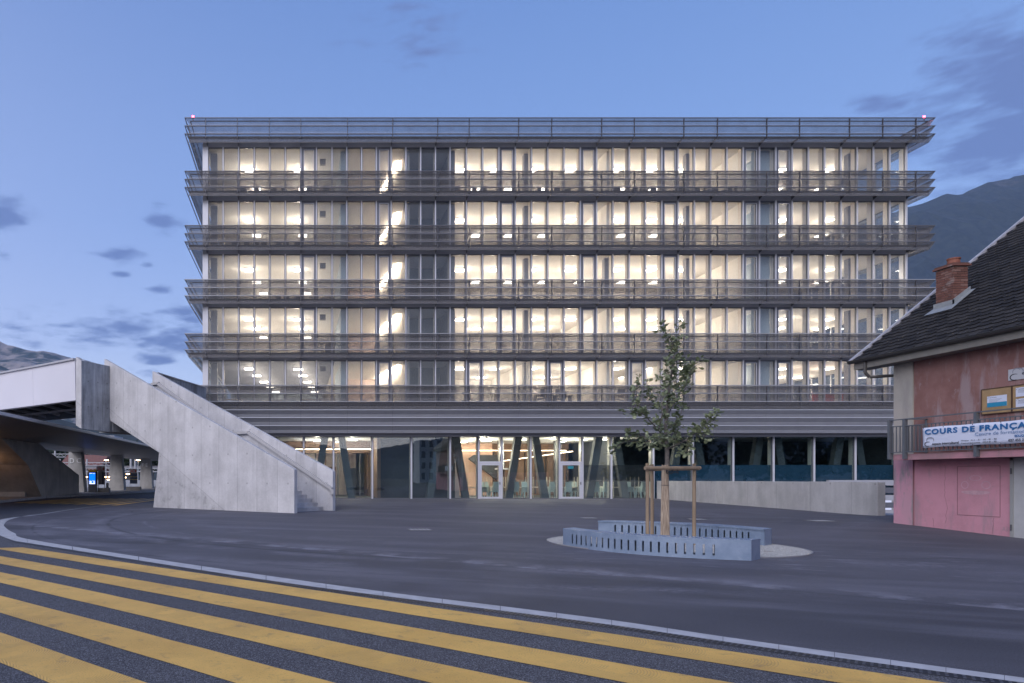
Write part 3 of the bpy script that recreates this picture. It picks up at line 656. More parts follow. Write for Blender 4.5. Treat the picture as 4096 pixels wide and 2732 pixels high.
# ground floor glazing
gm = [1100, 1215, 1334, 1489, 1645, 1800, 1914, 2006, 2122, 2237, 2329, 2444, 2612, 2770, 2931, 3092, 3254, 3419, 3582]
gxs = [fx(p) for p in gm]; ZG = 4.2
doors = {1914: 1, 2237: 1}
for i, (x0, x1) in enumerate(zip(gxs, gxs[1:])):
    w = x1-x0; isdoor = gm[i] in doors
    b = MB(); b.box(x0-.05, x0+.05, FY-.10, FY+.10, 0, ZG); b.cur = 1; b.box(x0-.06, x0+.06, FY+.104, FY+.45, 0, ZG); b.cur = 2; b.box(x0+.055, x0+.085, FY-.03, FY+.07, .05, ZG-.05); b.box(x1-.085, x1-.055, FY-.03, FY+.07, .05, ZG-.05)
    b.box(x0+.055, x1-.055, FY-.03, FY+.07, ZG-.05, ZG); b.box(x0+.055, x1-.055, FY-.03, FY+.07, 0, .05)
    if isdoor: b.cur = 0; b.box(x0+.055, x1-.055, FY-.08, FY+.08, 2.40, 2.52)
    fr = b.build('shopfront_window', [M_alu, M_jamb, M_alud], bld)
    if isdoor:
        MB().box(x0+.09, x1-.09, FY+.01, FY+.024, 2.53, ZG-.055).build('pane', M_glassg, fr)
        b = MB(); y0, y1 = FY-.075, FY-.01; b.box(x0+.06, x0+.20, y0, y1, .01, 2.39); b.box(x1-.20, x1-.06, y0, y1, .01, 2.39); b.box(x0+.20, x1-.20, y0, y1, 2.26, 2.39); b.box(x0+.20, x1-.20, y0, y1, .01, .13)
        dl = b.build('glass_door', M_alu, bld)
        MB().box(x0+.2, x1-.2, FY-.05, FY-.036, .13, 2.26).build('pane', M_glassg, dl)
        b = MB(); b.box(x1-.15, x1-.11, FY-.11, FY-.076, .95, 1.13); b.box(x1-.24, x1-.12, FY-.14, FY-.112, 1.05, 1.07); b.box(x1-.14, x1-.125, FY-.14, FY-.11, 1.05, 1.07); b.build('door_handle', M_rail, dl)
    else: MB().box(x0+.087, x1-.087, FY+.01, FY+.024, .052, ZG-.052).build('pane', M_glassg, fr)
MB().box(fx(2270), fx(2292), FY-.082, FY-.077, 2.02, 2.2).build('door_notice', mat('teal_sticker', (.03, .25, .30), .5), bld)
MB().box(gxs[-1], BX1, FY-.1, FY+.3, -1.7, ZG).build('corner_wall', M_conc, bld)
MB().box(BX0, gxs[0], FY-.1, FY+.3, 0, ZG).build('corner_wall', M_conc, bld)
MB().box(BX0, BX1, FY+.03, FY+DEPTH, -.05, -.002).build('ground_floor_finish', mat('pale_floor', (.55, .50, .42), .45, noise_amt=.04), bld)
# V shaped columns
for c in (1333, 1790, 2107, 2428, 2750, 3071, 3392):
    for s in (-1, 1):
        xt, xb = fx(c, FY+.9)+s*.58, fx(c, FY+.9)+s*1.25; b = MB(); hw = .24
        b.hexa([(xb-hw, FY+.75, 0), (xb+hw, FY+.75, 0), (xb+hw, FY+1.15, 0), (xb-hw, FY+1.15, 0), (xt-hw, FY+.75, ZG), (xt+hw, FY+.75, ZG), (xt+hw, FY+1.15, ZG), (xt-hw, FY+1.15, ZG)])
        b.build('slanted_column', mat('dark_cast_column', (.11, .115, .12), .6, noise_amt=.1), bld)
# ground floor rooms
for k, px in enumerate((1222, 1262, 1302, 1352, 1395, 1440, 1470)):
    MB().box(fx(px, FY+7)-.05, fx(px, FY+7)+.05, FY+7, FY+7.1, 0, ZG).build('inner_frame', M_alud if k % 2 else mat('brown_panelling', (.20, .12, .08), .6), bld)
MB().box(fx(1270, FY+8), fx(1345, FY+8), FY+8, FY+8.6, 0, 2.3).build('shelf_wall', mat('brown_panelling'), bld); MB().box(fx(1230, FY+7.4), fx(1290, FY+7.4), FY+7.3, FY+7.9, 0, 1.1).build('reception_counter', M_dark, bld)
MB().box(fx(1395, FY+9), fx(1425, FY+9), FY+9, FY+9.4, 0, 2.2).build('lift_door', M_dark, bld); MB().box(BX0+.3, fx(1520), FY+5.9, FY+6.2, 3.3, ZG-.01).build('ceiling_beam', mat('brown_panelling'), bld)
def gpart(x0, x1, y0, y1, m, name='partition_wall', z0=0, z1=ZG): return MB().box(x0, x1, y0, y1, z0, z1).build(name, m, bld)
gpart(fx(1100), fx(1480), FY+11, FY+11.1, M_wallp, 'back_wall'); gpart(fx(1520), fx(1534), FY+1.6, FY+11, mat('brown_panelling', (.20, .12, .08), .6), 'partition_wall')
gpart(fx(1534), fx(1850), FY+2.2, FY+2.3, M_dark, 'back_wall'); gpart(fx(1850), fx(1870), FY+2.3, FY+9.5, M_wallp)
gpart(fx(1840), fx(2120), FY+8.9, FY+9.0, mat('salmon_wall', (.62, .42, .33), .8), 'back_wall'); gpart(fx(2120), fx(2500), FY+9.6, FY+9.7, mat('brown_panelling'), 'back_wall')
for k in range(9): x = fx(2135)+k*.85; MB().box(x, x+.05, FY+9.45, FY+9.58, .1, 3.5).build('wall_batten', M_dark, bld)
b = MB(); b.prism([(fx(1985), FY+7.4, 2.9), (fx(2120), FY+7.4, 1.2), (fx(2120), FY+7.4, 3.2), (fx(2010), FY+7.4, 3.2)], (0, .3, 0)); b.build('stair_soffit', M_dark, bld)
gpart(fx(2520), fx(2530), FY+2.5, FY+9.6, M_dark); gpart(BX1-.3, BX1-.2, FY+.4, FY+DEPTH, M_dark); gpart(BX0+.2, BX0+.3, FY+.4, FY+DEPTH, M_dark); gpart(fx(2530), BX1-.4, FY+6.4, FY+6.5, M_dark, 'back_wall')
for px in (2000, 2225): gpart(fx(px, FY+5)-.12, fx(px, FY+5)+.12, FY+5, FY+5.25, mat('chrome_pipe', (.2, .2, .2), .3, metal=.8), 'service_column')
b = MB(); b.box(gxs[12]+.1, gxs[-1], FY+.14, FY+.16, 0, 2.28); b.build('mesh_screen', thin('blue_mesh_screen', (.035, .10, .17), .75, .6, .2), bld)
b = MB(); b.box(gxs[10]+.1, gxs[12]-.1, FY+.14, FY+.15, 1.15, 2.28); b.build('mesh_screen', thin('brown_mesh_screen', (.06, .05, .05), .4, .6, .2), bld)
# slats below the glazing, seen past the ramp wall
for k in range(6): MB().box(fx(3300), BX1, FY-.35, FY-.12, -1.6+k*.5, -1.6+k*.5+.36).build('plinth_slat', M_fasc if k % 2 else M_alud, bld)

# aviation style red lamps on the roof corners
for i, (px, side) in enumerate(((772, 'left'), (3697, 'right'))):
    y = YO+.3; x = fx(px, y); z = fz(468, y); t = empty('warning_light', (x, y, z-.25), 'small glowing red light on the %s corner of the roof railing' % side, 'warning light', 'red lights on the roof corners')
    MB().tube((x, y, z-.30), (x, y, z-.02), .03).build('lamp_stem', M_rail, t); MB().tube((x, y, z-.02), (x, y, z+.07), .06).build('lamp_lens', mat('red_lamp', (1, .1, .1), emit=(1, .03, .06), estr=30), t)

# ceiling lamps: every panel is a thing of its own
FW = ['first', 'second', 'third', 'fourth', 'fifth']
lampm = None; stem_ = None
cols_r = [11.77, 14.3, 16.9, 19.7, 23.0, 25.5, 27.8, 31.6, 35.0, 38.3]
nl = 0
for lev in range(5):
    z = heads[lev]-.004; rows = [3.3, 6.4, 9.6] if lev < 3 else [3.3, 6.4]
    spots = []
    for r_, yy in enumerate(rows if lev else [3.3, 6.4, 9.8, 13.2, 16.3]):
        sh = .36*(yy-3.3)/3.1
        for c_, x in enumerate((-3.5, 0.05)):
            spots.append((x+sh, yy, 'left hand room', r_, c_, 2))
    for r_, yy in enumerate([y_ for y_ in ([3.3, 6.4] if lev else [3.3, 7.6]) if y_ < 9]):
        for c_, x in enumerate(cols_r):
            xx = x+.62*(yy-3.3)
            if 29.6 < xx < 30.7 or 20.4 < xx < 21.3 or (32.2 < xx < 32.9) or xx > 40.5: xx += .9 if xx < 40 else -1.5
            if x < 30 and xx > 29.6: continue
            spots.append((xx, yy, 'right hand rooms', r_, c_, 10))
    if lev == 0 or lev == 1:
        for c_, x in enumerate((35.5, 38.5)): spots.append((x, 11.4, 'far right room', 2, c_, 2))
    for x, yy, room, r_, c_, nc in spots:
        if room == 'far right room': lab = 'lit square ceiling panel deep in the %s floor corner room, %s from the left' % (FW[lev], ORD[c_+1])
        elif nc == 2: lab = 'lit square ceiling panel, %s floor %s, %s row in, %s one' % (FW[lev], room, ORD[r_+1], ('left', 'right')[c_])
        else: lab = 'lit square ceiling panel, %s floor %s, %s row in, %s from the left' % (FW[lev], room, ORD[r_+1], ORD[c_+1])
        Yp = FY+yy
        if lampm is None:
            t = empty('ceiling_light', (x, Yp, z), lab, 'ceiling light', 'square ceiling panels in the upper rooms')
            b = MB(); b.box(-.34, .34, -.34, .34, -.05, 0); fr = b.build('lamp_housing', M_alu, t, loc=(0, 0, 0)); b = MB(); b.box(-.31, .31, -.31, .31, -.075, -.052); df = b.build('diffuser', M_lamp, t, loc=(0, 0, 0)); lampm = t; LD = bpy.data.lights.new('room_fill', 'POINT'); LD.energy = 88; LD.color = (1.0, .84, .66); LD.shadow_soft_size = 0; lo_ = bpy.data.objects.new('room_fill', LD); lo_.location = (0, 0, -.8); finish(lo_, t)  # unseen point light added below the panel to carry its light
        else: copy_tree(lampm, (x, Yp, z-(.03 if lev == 0 and nc == 2 and x < 6 else 0)), 0, lab)
        nl += 1
    # oblique light strip in the stair lobby
    x0 = fx(1625)-.16; t = MB(); p = Vector((x0-.08, FY+2.0, z-.05)); q = Vector((x0-.85, FY+8.4, z-.05)); t.beam(p, q, .15, .08)
    t.build('light_strip', M_strip, label='long slanting light strip above the stair lobby on the %s floor' % FW[lev], cat='light strip', group='light strips in the stair lobby')
# ground floor lamps
gl_spots = [(13.0, 2.0), (13.9, 4.2), (18.2, 2.0), (16.1, 3.2), (19.8, 5.4), (20.4, 3.0), (22.0, 2.4), (1.5, 4), (3.2, 6), (4.0, 3.2), (0.2, 7.5), (12.6, 6.2)]
for k, (x, yy) in enumerate(gl_spots):
    t = copy_tree(lampm, (x, FY+yy, ZG-.004), 0, 'lit square ceiling panel in the ground floor %s, %s from the left' % ('hall behind the stair' if x < 6 else 'dining room', ORD[[q for q, _ in sorted((a, 0) for a, _ in gl_spots if (a < 6) == (x < 6))].index(x)+1]), 'square ceiling panels on the ground floor')
    for ch in t.children:
        if ch.name.startswith('room_fill'):
            if k == 0: LG = LD.copy(); LG.energy = 160
            ch.data = LG
        if ch.name.startswith('diffuser'): ch.material_slots[0].link = 'OBJECT'; ch.material_slots[0].material = M_lampg
for k, (a, c, lab) in enumerate((((-.5, 5, 3.55), (6.0, 5, 3.55), 'long horizontal light strip crossing the ground floor hall'), ((12.3, 8.6, 3.6), (21.5, 8.6, 3.6), 'horizontal light strip along the dining room back wall'), ((15.2, 8.2, 2.6), (21.2, 6.5, 3.45), 'slanting light strip rising to the right in the dining room'))):
    b = MB(); b.beam((a[0], FY+a[1], a[2]), (c[0], FY+c[1], c[2]), .05, .05); b.build('light_strip', M_strips, label=lab, cat='light strip')

for k, (px, py, w, lab) in enumerate(((3282, 2093, .62, 'small square metal cover in the asphalt near the old house'), (2355, 2073, .5, 'small square metal cover in the asphalt left of the tree'), (2790, 2082, .5, 'small square metal cover in the asphalt behind the benches'), (1680, 2120, .6, 'small square metal cover in the open asphalt before the glass doors'))):
    x, y = G(px, py); z = gz(x, y); t = empty('drain_cover', (x, y, z), lab, 'drain cover', 'metal covers in the plaza'); MB().box(x-w/2, x+w/2, y-w/2, y+w/2, z+.002, z+.012).build('frame', mat('cover_steel', (.16, .16, .17), .5, metal=.5), t)
    for j in range(5): xx = x-w*.36+j*w*.18; MB().box(xx-.02, xx+.02, y-w*.4, y+w*.4, z+.013, z+.018).build('bar', M_kerb, t)
# ================================================================ RAMP WALL
w0, w1 = Vector((*WALL0, 0)), Vector((*WALL1, 0)); wd = (w1-w0).normalized(); wn_ = Vector((-wd.y, wd.x, 0)); wn_ = wn_ if wn_.x > 0 else -wn_
rw = empty('ramp_wall', w1, 'long low bare concrete wall running beside the dark ground floor windows', 'wall')
for k in range(5):
    t0, t1 = k/5, (k+1)/5; a = w1+(w0-w1)*t0; c = w1+(w0-w1)*t1; e = (w0-w1).normalized()*.006
    b = MB(); b.prism([(a+e).to_tuple()[:2]+(-1.7,), (c-e).to_tuple()[:2]+(-1.7,), (c-e+wn_*.26).to_tuple()[:2]+(-1.7,), (a+e+wn_*.26).to_tuple()[:2]+(-1.7,)], (0, 0, 2.92+.05*(1-t0)-.02)); b.build('wall_panel', M_concr, rw, bevel=.012)
b = MB(); b.prism([(21.6, 25.5, -.14), (23.2, 25.5, -.14), (23.2, 27, -.14), (21.6, 27, -.14)], (0, 0, .16)); b.build('threshold_slab', M_kerb, rw)

# ================================================================ STAIR
SO = Vector((-.13, 27.1, 0))
def S(t, w, z): return SO+UD*t+VD*w+Vector((0, 0, z))
st_ = empty('concrete_stair', SO, 'massive pale concrete outdoor stair rising to the footbridge', 'staircase')
b = MB(); b.prism([S(0, 0, -.05), S(0, 0, 1.74), S(12.56, 0, 7.5), S(12.56, 0, 6.0), S(12.06, 0, 4.31), S(8.23, 0, 2.59), S(8.69, 0, -.05)], VD*.20); b.build('near_parapet', M_conc, st_, bevel=.012)
b = MB(); b.prism([S(0, 2.6, -.05), S(0, 2.6, 1.70), S(11.94, 2.6, 7.13), S(11.94, 2.6, 4.26), S(8.23, 2.6, 2.59), S(8.69, 2.6, -.05)], VD*.20); b.build('far_parapet', M_conc, st_, bevel=.012)
tt, zz, k = .5, 0.0, 0; M_step = concrete('worn_step_concrete', (.46, .455, .47), None, stain=.2, streak=.05)
while k < 34:
    zz += .167; b = MB(); nxt = 1.3 if k == 15 else .30
    b.prism([S(tt, .205, zz-.167 if k else -.02), S(tt, .205, zz), S(tt+nxt+.02, .205, zz), S(tt+nxt+.02, .205, zz-.167)], VD*2.39); b.build('step', M_step, st_); tt += nxt; k += 1
    if tt > 11.6: break
b = MB(); b.prism([S(1.2, .21, -.05), S(tt, .21, zz-.2), S(tt, .21, zz-.45), S(8.5, .21, 2.7), S(8.8, .21, -.05)], VD*2.38); b.build('stair_slab', M_conc, st_)
M_hr = mat('cast_handrail', (.46, .445, .44), .6, noise_amt=.06)
b = MB(); y = 2.52; b.beam(S(-.02, y, .93), S(4.86, y, 3.55), .13, .13); b.beam(S(4.8, y, 3.55), S(5.9, y, 3.55), .13, .13); b.beam(S(-.02, y, .93), S(-.02, y, .70), .13, .13); b.build('handrail', M_hr, st_)
b = MB(); b.beam(S(6.3, y, 3.55), S(11.4, y, 6.42), .13, .13); b.beam(S(11.3, y, 6.42), S(11.9, y, 6.42), .13, .13); b.build('handrail', M_hr, st_)
# footbridge: box end, fascia, underside beams, deck
br = empty('footbridge', (-10.5, 33.5, 0), 'pale footbridge with smooth white side panels and dark steel underside at the left', 'bridge')
Q = S(12.1, 0, 0); Rp = Q-VD*1.647; Sp = Rp+UD*.47
def pz(v, z): return (v.x, v.y, z)
b = MB(); b.hexa([pz(Rp, 3.82), pz(Q, 3.73), pz(Q+UD*.3, 3.73), pz(Rp+UD*.25, 3.9), pz(Rp, 7.15), pz(Q, 7.09), pz(Q+UD*.3, 7.12), pz(Rp+UD*.25, 7.3)]); b.build('parapet_end', M_concd, br)  # face turned from the light, its shade painted in as darker concrete
b = MB(); Sb = Sp+Vector((0, 0, 0)); b.hexa([pz(Rp, 3.815), pz(Rp+VD*.25+UD*.02, 3.815), pz(Sp+VD*.25, 4.0), pz(Sb, 4.0), pz(Rp-VD*.001, 7.153), pz(Rp+VD*.25+UD*.02, 7.153), pz(Sp+VD*.25, 7.38), pz(Sb, 7.38)]); b.build('parapet_end', M_conc, br)
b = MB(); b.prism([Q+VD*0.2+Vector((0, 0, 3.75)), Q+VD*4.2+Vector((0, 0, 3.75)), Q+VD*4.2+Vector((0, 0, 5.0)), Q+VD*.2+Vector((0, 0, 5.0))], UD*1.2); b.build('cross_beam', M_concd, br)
M_white = mat('white_coated_panel', (.62, .61, .66), .45, noise_amt=.03, nscale=.4)
for k in range(6):
    a = Sp+UD*(.02+k*3.9); c = Sp+UD*(.02+(k+1)*3.9-.012); b = MB(); z0, z1 = 5.24, 7.22
    b.hexa([pz(a, z0), pz(c, z0), pz(c+VD*.08, z0), pz(a+VD*.08, z0), pz(a-VD*.05, z1), pz(c-VD*.05, z1), pz(c+VD*.08, z1), pz(a+VD*.08, z1)]); b.build('side_panel', M_white, br)
    b = MB(); b.beam(a-VD*.0+Vector((0, 0, 7.27)), c+Vector((0, 0, 7.27)), .30, .09); b.build('coping', M_fasc, br)
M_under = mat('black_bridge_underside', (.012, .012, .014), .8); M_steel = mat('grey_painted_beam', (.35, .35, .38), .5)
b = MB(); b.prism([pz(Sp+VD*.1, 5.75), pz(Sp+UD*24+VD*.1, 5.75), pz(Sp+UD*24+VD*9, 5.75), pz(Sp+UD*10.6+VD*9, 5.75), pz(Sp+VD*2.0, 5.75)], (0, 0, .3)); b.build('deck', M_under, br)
b = MB(); b.beam(Sp+VD*.18+Vector((0, 0, 5.33)), Sp+UD*24+VD*.18+Vector((0, 0, 5.33)), .18, .22); b.build('edge_girder', M_steel, br)
for k in range(11): a = Sp+UD*(-.2+k*1.75); b = MB(); b.beam(a+VD*.3+Vector((0, 0, 5.62)), a+VD*.3+Vector((.1, 7.5, 5.62)), .10, .14); b.build('cross_girder', M_steel, br)
b = MB(); b.beam(Sp+UD*.5+VD*3.6+Vector((0, 0, 5.42)), Sp+UD*20+VD*3.6+Vector((0, 0, 5.42)), .09, .12); b.build('edge_girder', M_steel, br)
# parapet leading to the building
pa = empty('link_parapet', (-7.7, 40.3, 0), 'concrete parapet of the walkway joining the stair to the building', 'wall')
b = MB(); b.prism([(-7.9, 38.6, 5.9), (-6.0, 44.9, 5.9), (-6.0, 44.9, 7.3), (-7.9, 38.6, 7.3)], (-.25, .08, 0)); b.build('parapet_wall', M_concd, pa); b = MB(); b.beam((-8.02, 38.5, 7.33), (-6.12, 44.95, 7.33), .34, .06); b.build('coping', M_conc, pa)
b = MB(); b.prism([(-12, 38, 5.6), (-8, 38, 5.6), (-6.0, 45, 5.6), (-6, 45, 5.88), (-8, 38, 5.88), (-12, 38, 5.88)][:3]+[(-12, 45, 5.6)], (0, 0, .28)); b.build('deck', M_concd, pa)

# ================================================================ BUS STATION CANOPY
cn = empty('bus_canopy', (-20, 45, 0), 'broad low canopy with folded grey soffit on tapering concrete columns', 'canopy')
M_soff = mat('grey_soffit', (.24, .23, .235), .45, noise_amt=.06, nscale=.4)
ys_ = [18, 26, 34, 42, 50, 58, 66, 74, 82, 92]
for i, (ya, yb) in enumerate(zip(ys_, ys_[1:])):
    for j, (xa, za, xb, zb) in enumerate(((-13.5, 4.22, -17.0, 3.78), (-17.0, 3.78, -20.4, 3.72), (-20.4, 3.72, -30.0, 3.95))):
        if j == 2 and ya > 45: continue
        b = MB(); g = .02
        b.hexa([(xb+g, ya+g, zb), (xa-g, ya+g, za), (xa-g, yb-g, za), (xb+g, yb-g, zb), (xb+g, ya+g, zb+.12), (xa-g, ya+g, za+.08), (xa-g, yb-g, za+.08), (xb+g, yb-g, zb+.12)]); b.build('soffit_panel', M_soff, cn)
b = MB(); b.prism([(-13.45, 18, 4.24), (-30, 18, 4.24), (-30, 49, 4.24), (-20.4, 49, 4.24), (-20.4, 92, 4.24), (-13.45, 92, 4.24)], (0, 0, .12)); b.build('roof_slab', M_fasc, cn)
b = MB(); b.beam((-13.42, 18, 4.33), (-13.42, 92, 4.33), .08, .16); b.build('edge_trim', M_alu, cn)
for i, ((x, y, h), word) in enumerate((((-20.0, 62, 3.75), 'D C'), ((-18.7, 71, 3.72), ''), ((-18.3, 83, 3.7), 'F E'), ((-17.3, 96, 3.7), ''))):
    b = MB(); r0, r1 = .78, .48
    b.hexa([(x-r0, y-.5, .13), (x+r0, y-.5, .13), (x+r0, y+.5, .13), (x-r0, y+.5, .13), (x-r0*.8, y-.45, h), (x+r1, y-.45, h), (x+r1, y+.45, h), (x-r0*.8, y+.45, h)])
    c_ = b.build('column', M_concp, cn)
    if word: text(word, .62, (x-.55, y-.53, 2.75), (1, 0, 0), mat('white_lettering', (.9, .9, .9), .6), c_, 'lettering')
def xpr(poly, x, dx_): return [[(x, p, q) for p, q in poly], (dx_, 0, 0)]
b = MB(); pl, off = xpr([(40.6, 3.76), (44.6, 2.25), (47.0, .1), (55, .1), (55, 1.63), (46.5, 3.74)], -17.6, -5.5); b.prism(pl, off); b.build('slanted_pier', M_concp, cn)
b = MB(); b.prism([(-18.6, 46.6, .1), (-26, 46.6, .1), (-26, 48, .1), (-18.6, 48, .1)], (0, 0, .96)); b.build('low_wall', M_concp, cn)
MB().tube((-15.6, 83, 3.72), (-15.6, 83, 3.5), .05).build('camera_dome_mount', M_rail, cn)
MB().box(-20.6+2.97, -20.6+2.99, 49.9, 50.25, 1.42, 1.85).build('red_plate', mat('red_plate', (.35, .04, .03), .5), cn)
lt = empty('canopy_lamp', (-19.6, 43.5, 2.55), 'warm lamp under the canopy lighting the slanted pier', 'lamp'); MB().box(-19.75, -19.45, 43.0, 43.3, 2.5, 2.6).build('lamp_body', M_rail, lt)
MB().box(-19.73, -19.47, 43.02, 43.28, 2.48, 2.498).build('lamp_glass', mat('sodium_lamp', (1, .6, .3), emit=(1, .5, .22), estr=14), lt)
pl_ = bpy.data.lights.new('canopy_lamp_light', 'POINT'); pl_.energy = 14; pl_.color = (1, .52, .26); pl_.shadow_soft_size = .25
plo = bpy.data.objects.new('canopy_lamp_light', pl_); plo.location = (0, -.6, -.35); finish(plo, lt)

# information totem, posters, benches
M_blk = mat('black_frame', (.02, .02, .022), .4); M_stone = mat('bench_concrete', (.22, .21, .20), .8, noise_amt=.1)
X_, Y_ = G(370, 1966)[0]*.89, 60.0; X_ = (369-X0)/F_*Y_
t = empty('information_totem', (X_, Y_, .13), 'tall information totem with a glowing blue screen and yellow cap', 'totem')
hw = .355
MB().box(X_-hw, X_+hw, Y_, Y_+.3, .13, .82).build('plinth', mat('dark_granite', (.09, .09, .095), .4, noise_amt=.1), t)
MB().box(X_-hw, X_+hw, Y_, Y_+.3, .82, 1.93).build('cabinet', M_blk, t)
MB().box(X_-hw, X_+hw, Y_-.02, Y_+.3, 1.93, 2.12).build('yellow_cap', mat('amber_cap', (.55, .30, .03), .5), t)
sc_ = MB().box(X_-.265, X_+.265, Y_-.012, Y_-.002, .87, 1.86).build('screen', mat('blue_screen', (.0, .2, 1), emit=(.0, .16, 1.0), estr=1.1), t)
M_scw = mat('white_screen_text', (1, 1, 1), emit=(1, 1, .92), estr=1.3)
b = MB(); yy = Y_-.014
for (a, c, e, g) in ((-.24, .24, .88, .93), (-.22, -.18, .95, 1.15), (-.15, -.12, .95, 1.15), (.06, .22, 1.13, 1.15), (.19, .22, .95, 1.13), (.02, .06, 1.15, 1.18), (-.10, -.05, .96, 1.0), (-.10, -.04, 1.04, 1.07), (-.10, -.05, 1.1, 1.13), (.10, .13, .97, 1.1), (-.24, .0, 1.80, 1.83), (.05, .24, 1.79, 1.81)): b.quad((X_+a, yy, e), (X_+c, yy, e), (X_+c, yy, g), (X_+a, yy, g))
b.build('screen_text', M_scw, t, kind='stuff')
X2 = (403-X0)/F_*Y_
t = empty('poster_stand', (X2, Y_+.4, .13), 'white line poster stand behind the concrete bench beside the glowing totem', 'sign')
MB().box(X2-.36, X2+.24, Y_+.4, Y_+.44, .82, 1.98).build('poster', mat('cream_poster', (.40, .37, .34), .6), t)
MB().box(X2-.02, X2+.23, Y_+.385, Y_+.398, .84, 1.96).build('photo_print', mat('dark_print', (.12, .10, .12), .6, noise_amt=.9, nscale=9), t)
MB().box(X2-.50, X2+.24, Y_+.4, Y_+.45, 1.98, 2.46).build('header_board', mat('pale_board', (.34, .34, .36), .6), t)
b = MB(); b.beam((X2-.46, Y_+.388, 2.05), (X2-.02, Y_+.388, 2.40), .01, .035); b.build('red_cross', mat('red_tape', (.6, .05, .04), .5), t); b = MB(); b.beam((X2-.46, Y_+.386, 2.40), (X2-.02, Y_+.386, 2.05), .01, .035); b.build('red_cross', mat('red_tape'), t)
MB().box(X2+.06, X2+.16, Y_+.385, Y_+.398, 2.08, 2.32).build('red_plate', mat('red_plate'), t)
MB().box(X2-.36, X2-.32, Y_+.4, Y_+.44, .13, .82).build('leg', M_rail, t); MB().box(X2+.2, X2+.24, Y_+.4, Y_+.44, .13, .82).build('leg', M_rail, t)
Y3 = 70.0; X3 = (534-X0)/F_*Y3
t = empty('poster_stand', (X3, Y3, .13), 'dark blue poster with yellow writing between two canopy columns', 'sign')
MB().box(X3-.38, X3+.38, Y3, Y3+.05, .82, 1.9).build('poster', mat('navy_poster', (.012, .025, .06), .5), t)
text('Que le Seigneur', .115, (X3-.33, Y3-.006, 1.5), (1, 0, 0), mat('yellow_print', (.6, .45, .1), .6), t); text('te donne la paix.', .115, (X3-.33, Y3-.006, 1.22), (1, 0, 0), mat('yellow_print'), t)
MB().box(X3-.40, X3+.34, Y3, Y3+.05, 1.9, 2.35).build('header_board', mat('pale_board'), t)
for s in (1, -1): b = MB(); b.beam((X3-.36, Y3-.012-.002*s, 2.12-.18*s), (X3+.05, Y3-.012-.002*s, 2.12+.18*s), .01, .035); b.build('red_cross', mat('red_tape'), t)
MB().box(X3+.15, X3+.25, Y3-.014, Y3-.002, 2.0, 2.25).build('red_plate', mat('red_plate'), t)
for s in (-.37, .34): MB().box(X3+s, X3+s+.035, Y3, Y3+.04, .13, .82).build('leg', M_alu, t)
for k, (xp, yp, w, lab) in enumerate(((413, 60.2, 1.0, 'low concrete bench block beside the glowing totem'), (533, 69.5, 1.45, 'low concrete bench block under the dark blue poster'), (640, 74, 1.2, 'low concrete bench block just past the furthest lettered column'))):
    x = (xp-X0)/F_*yp; t = empty('bench_block', (x, yp, .13), lab, 'bench', 'concrete benches under the canopy')
    MB().box(x-w/2, x+w/2, yp, yp+.5, .13, .52).build('seat_block', M_stone, t); 
    if k == 0: MB().box(x+.15, x+.33, yp+.35, yp+.55, .52, .98).build('upright', M_stone, t)
# retaining wall across the tracks
t = MB(); t.box(-70, -8, 99, 99.4, 0, 1.1); t.build('retaining_wall', mat('pale_wall', (.36, .38, .42), .8, noise_amt=.08, nscale=.6), label='pale low wall beyond the bus station', cat='wall')
# station quarter beyond: houses, gantries, lamps, trees
def house_block(name, x0, x1, y, z1, col, label, rows, cols, shut=(.14, .12, .10)):
    t = empty(name, ((x0+x1)/2, y, 0), label, 'building'); MB().box(x0, x1, y, y+9, 0, z1).build('wall', mat(name+'_render_%d' % int(abs(x0)), col, .85, noise_amt=.05, nscale=.6), t)
    for r in range(rows):
        for c in range(cols):
            x = x0+(c+.5)*(x1-x0)/cols; z = 1.2+r*3.0
            if z+1.6 > z1: continue
            f = MB().box(x-.55, x+.55, y-.06, y-.003, z-.1, z+1.7).build('window', mat('window_surround', (.35, .30, .27), .7), t); MB().box(x-.42, x+.42, y-.075, y-.064, z, z+1.6).build('pane', mat('dusk_pane', (.05, .06, .08), .1), f)
            for s in (-1, 1): MB().box(x+s*.58-.16, x+s*.58+.16, y-.11, y-.078, z, z+1.6).build('shutter', mat('brown_shutter', shut, .6), f)
    return t
M_dk = mat('gantry_steel', (.38, .39, .42), .5, metal=.3)
YB = 170
hb = house_block('apartment_house', fx(330, YB), fx(455, YB), YB, 12, (.50, .50, .55), 'white apartment house with small balconies beyond the railway', 4, 4)
MB().box(fx(340, YB), fx(362, YB), YB-1.2, YB-.1, 6.4, 6.55).build('balcony', M_rail, hb)
b = MB(); [b.box(fx(340, YB)+i*.15, fx(340, YB)+i*.15+.04, YB-1.2, YB-1.16, 6.55, 7.4) for i in range(9)]; b.build('balcony_railing', M_rail, hb)
house_block('apartment_house', fx(200, YB), fx(286, YB), YB-8, 11.5, (.46, .46, .50), 'pale apartment house half hidden by dark trees at the far left', 4, 3)
t = house_block('station_building', fx(250, 120), fx(400, 120), 120, 3.6, (.42, .18, .12), 'low reddish station building behind the bus canopy columns', 1, 4)
b = MB(); b.prism([(fx(240, 120), 119.2, 3.6), (fx(240, 120), 129.5, 3.6), (fx(240, 120), 124, 5.6)], (fx(410, 120)-fx(240, 120), 0, 0)); b.build('roof', mat('old_roof', (.20, .09, .07), .8, noise_amt=.2), t)
t = empty('platform_canopy', (fx(430, 110), 110, 0), 'thin platform roof with warm lights beyond the tracks', 'canopy'); MB().box(fx(300, 110), fx(640, 110), 109, 113, 3.1, 3.35).build('roof', M_alud, t)
for px in (340, 430, 520, 600): MB().box(fx(px, 110)-.08, fx(px, 110)+.08, 111, 111.2, 0, 3.1).build('post', M_dk, t)
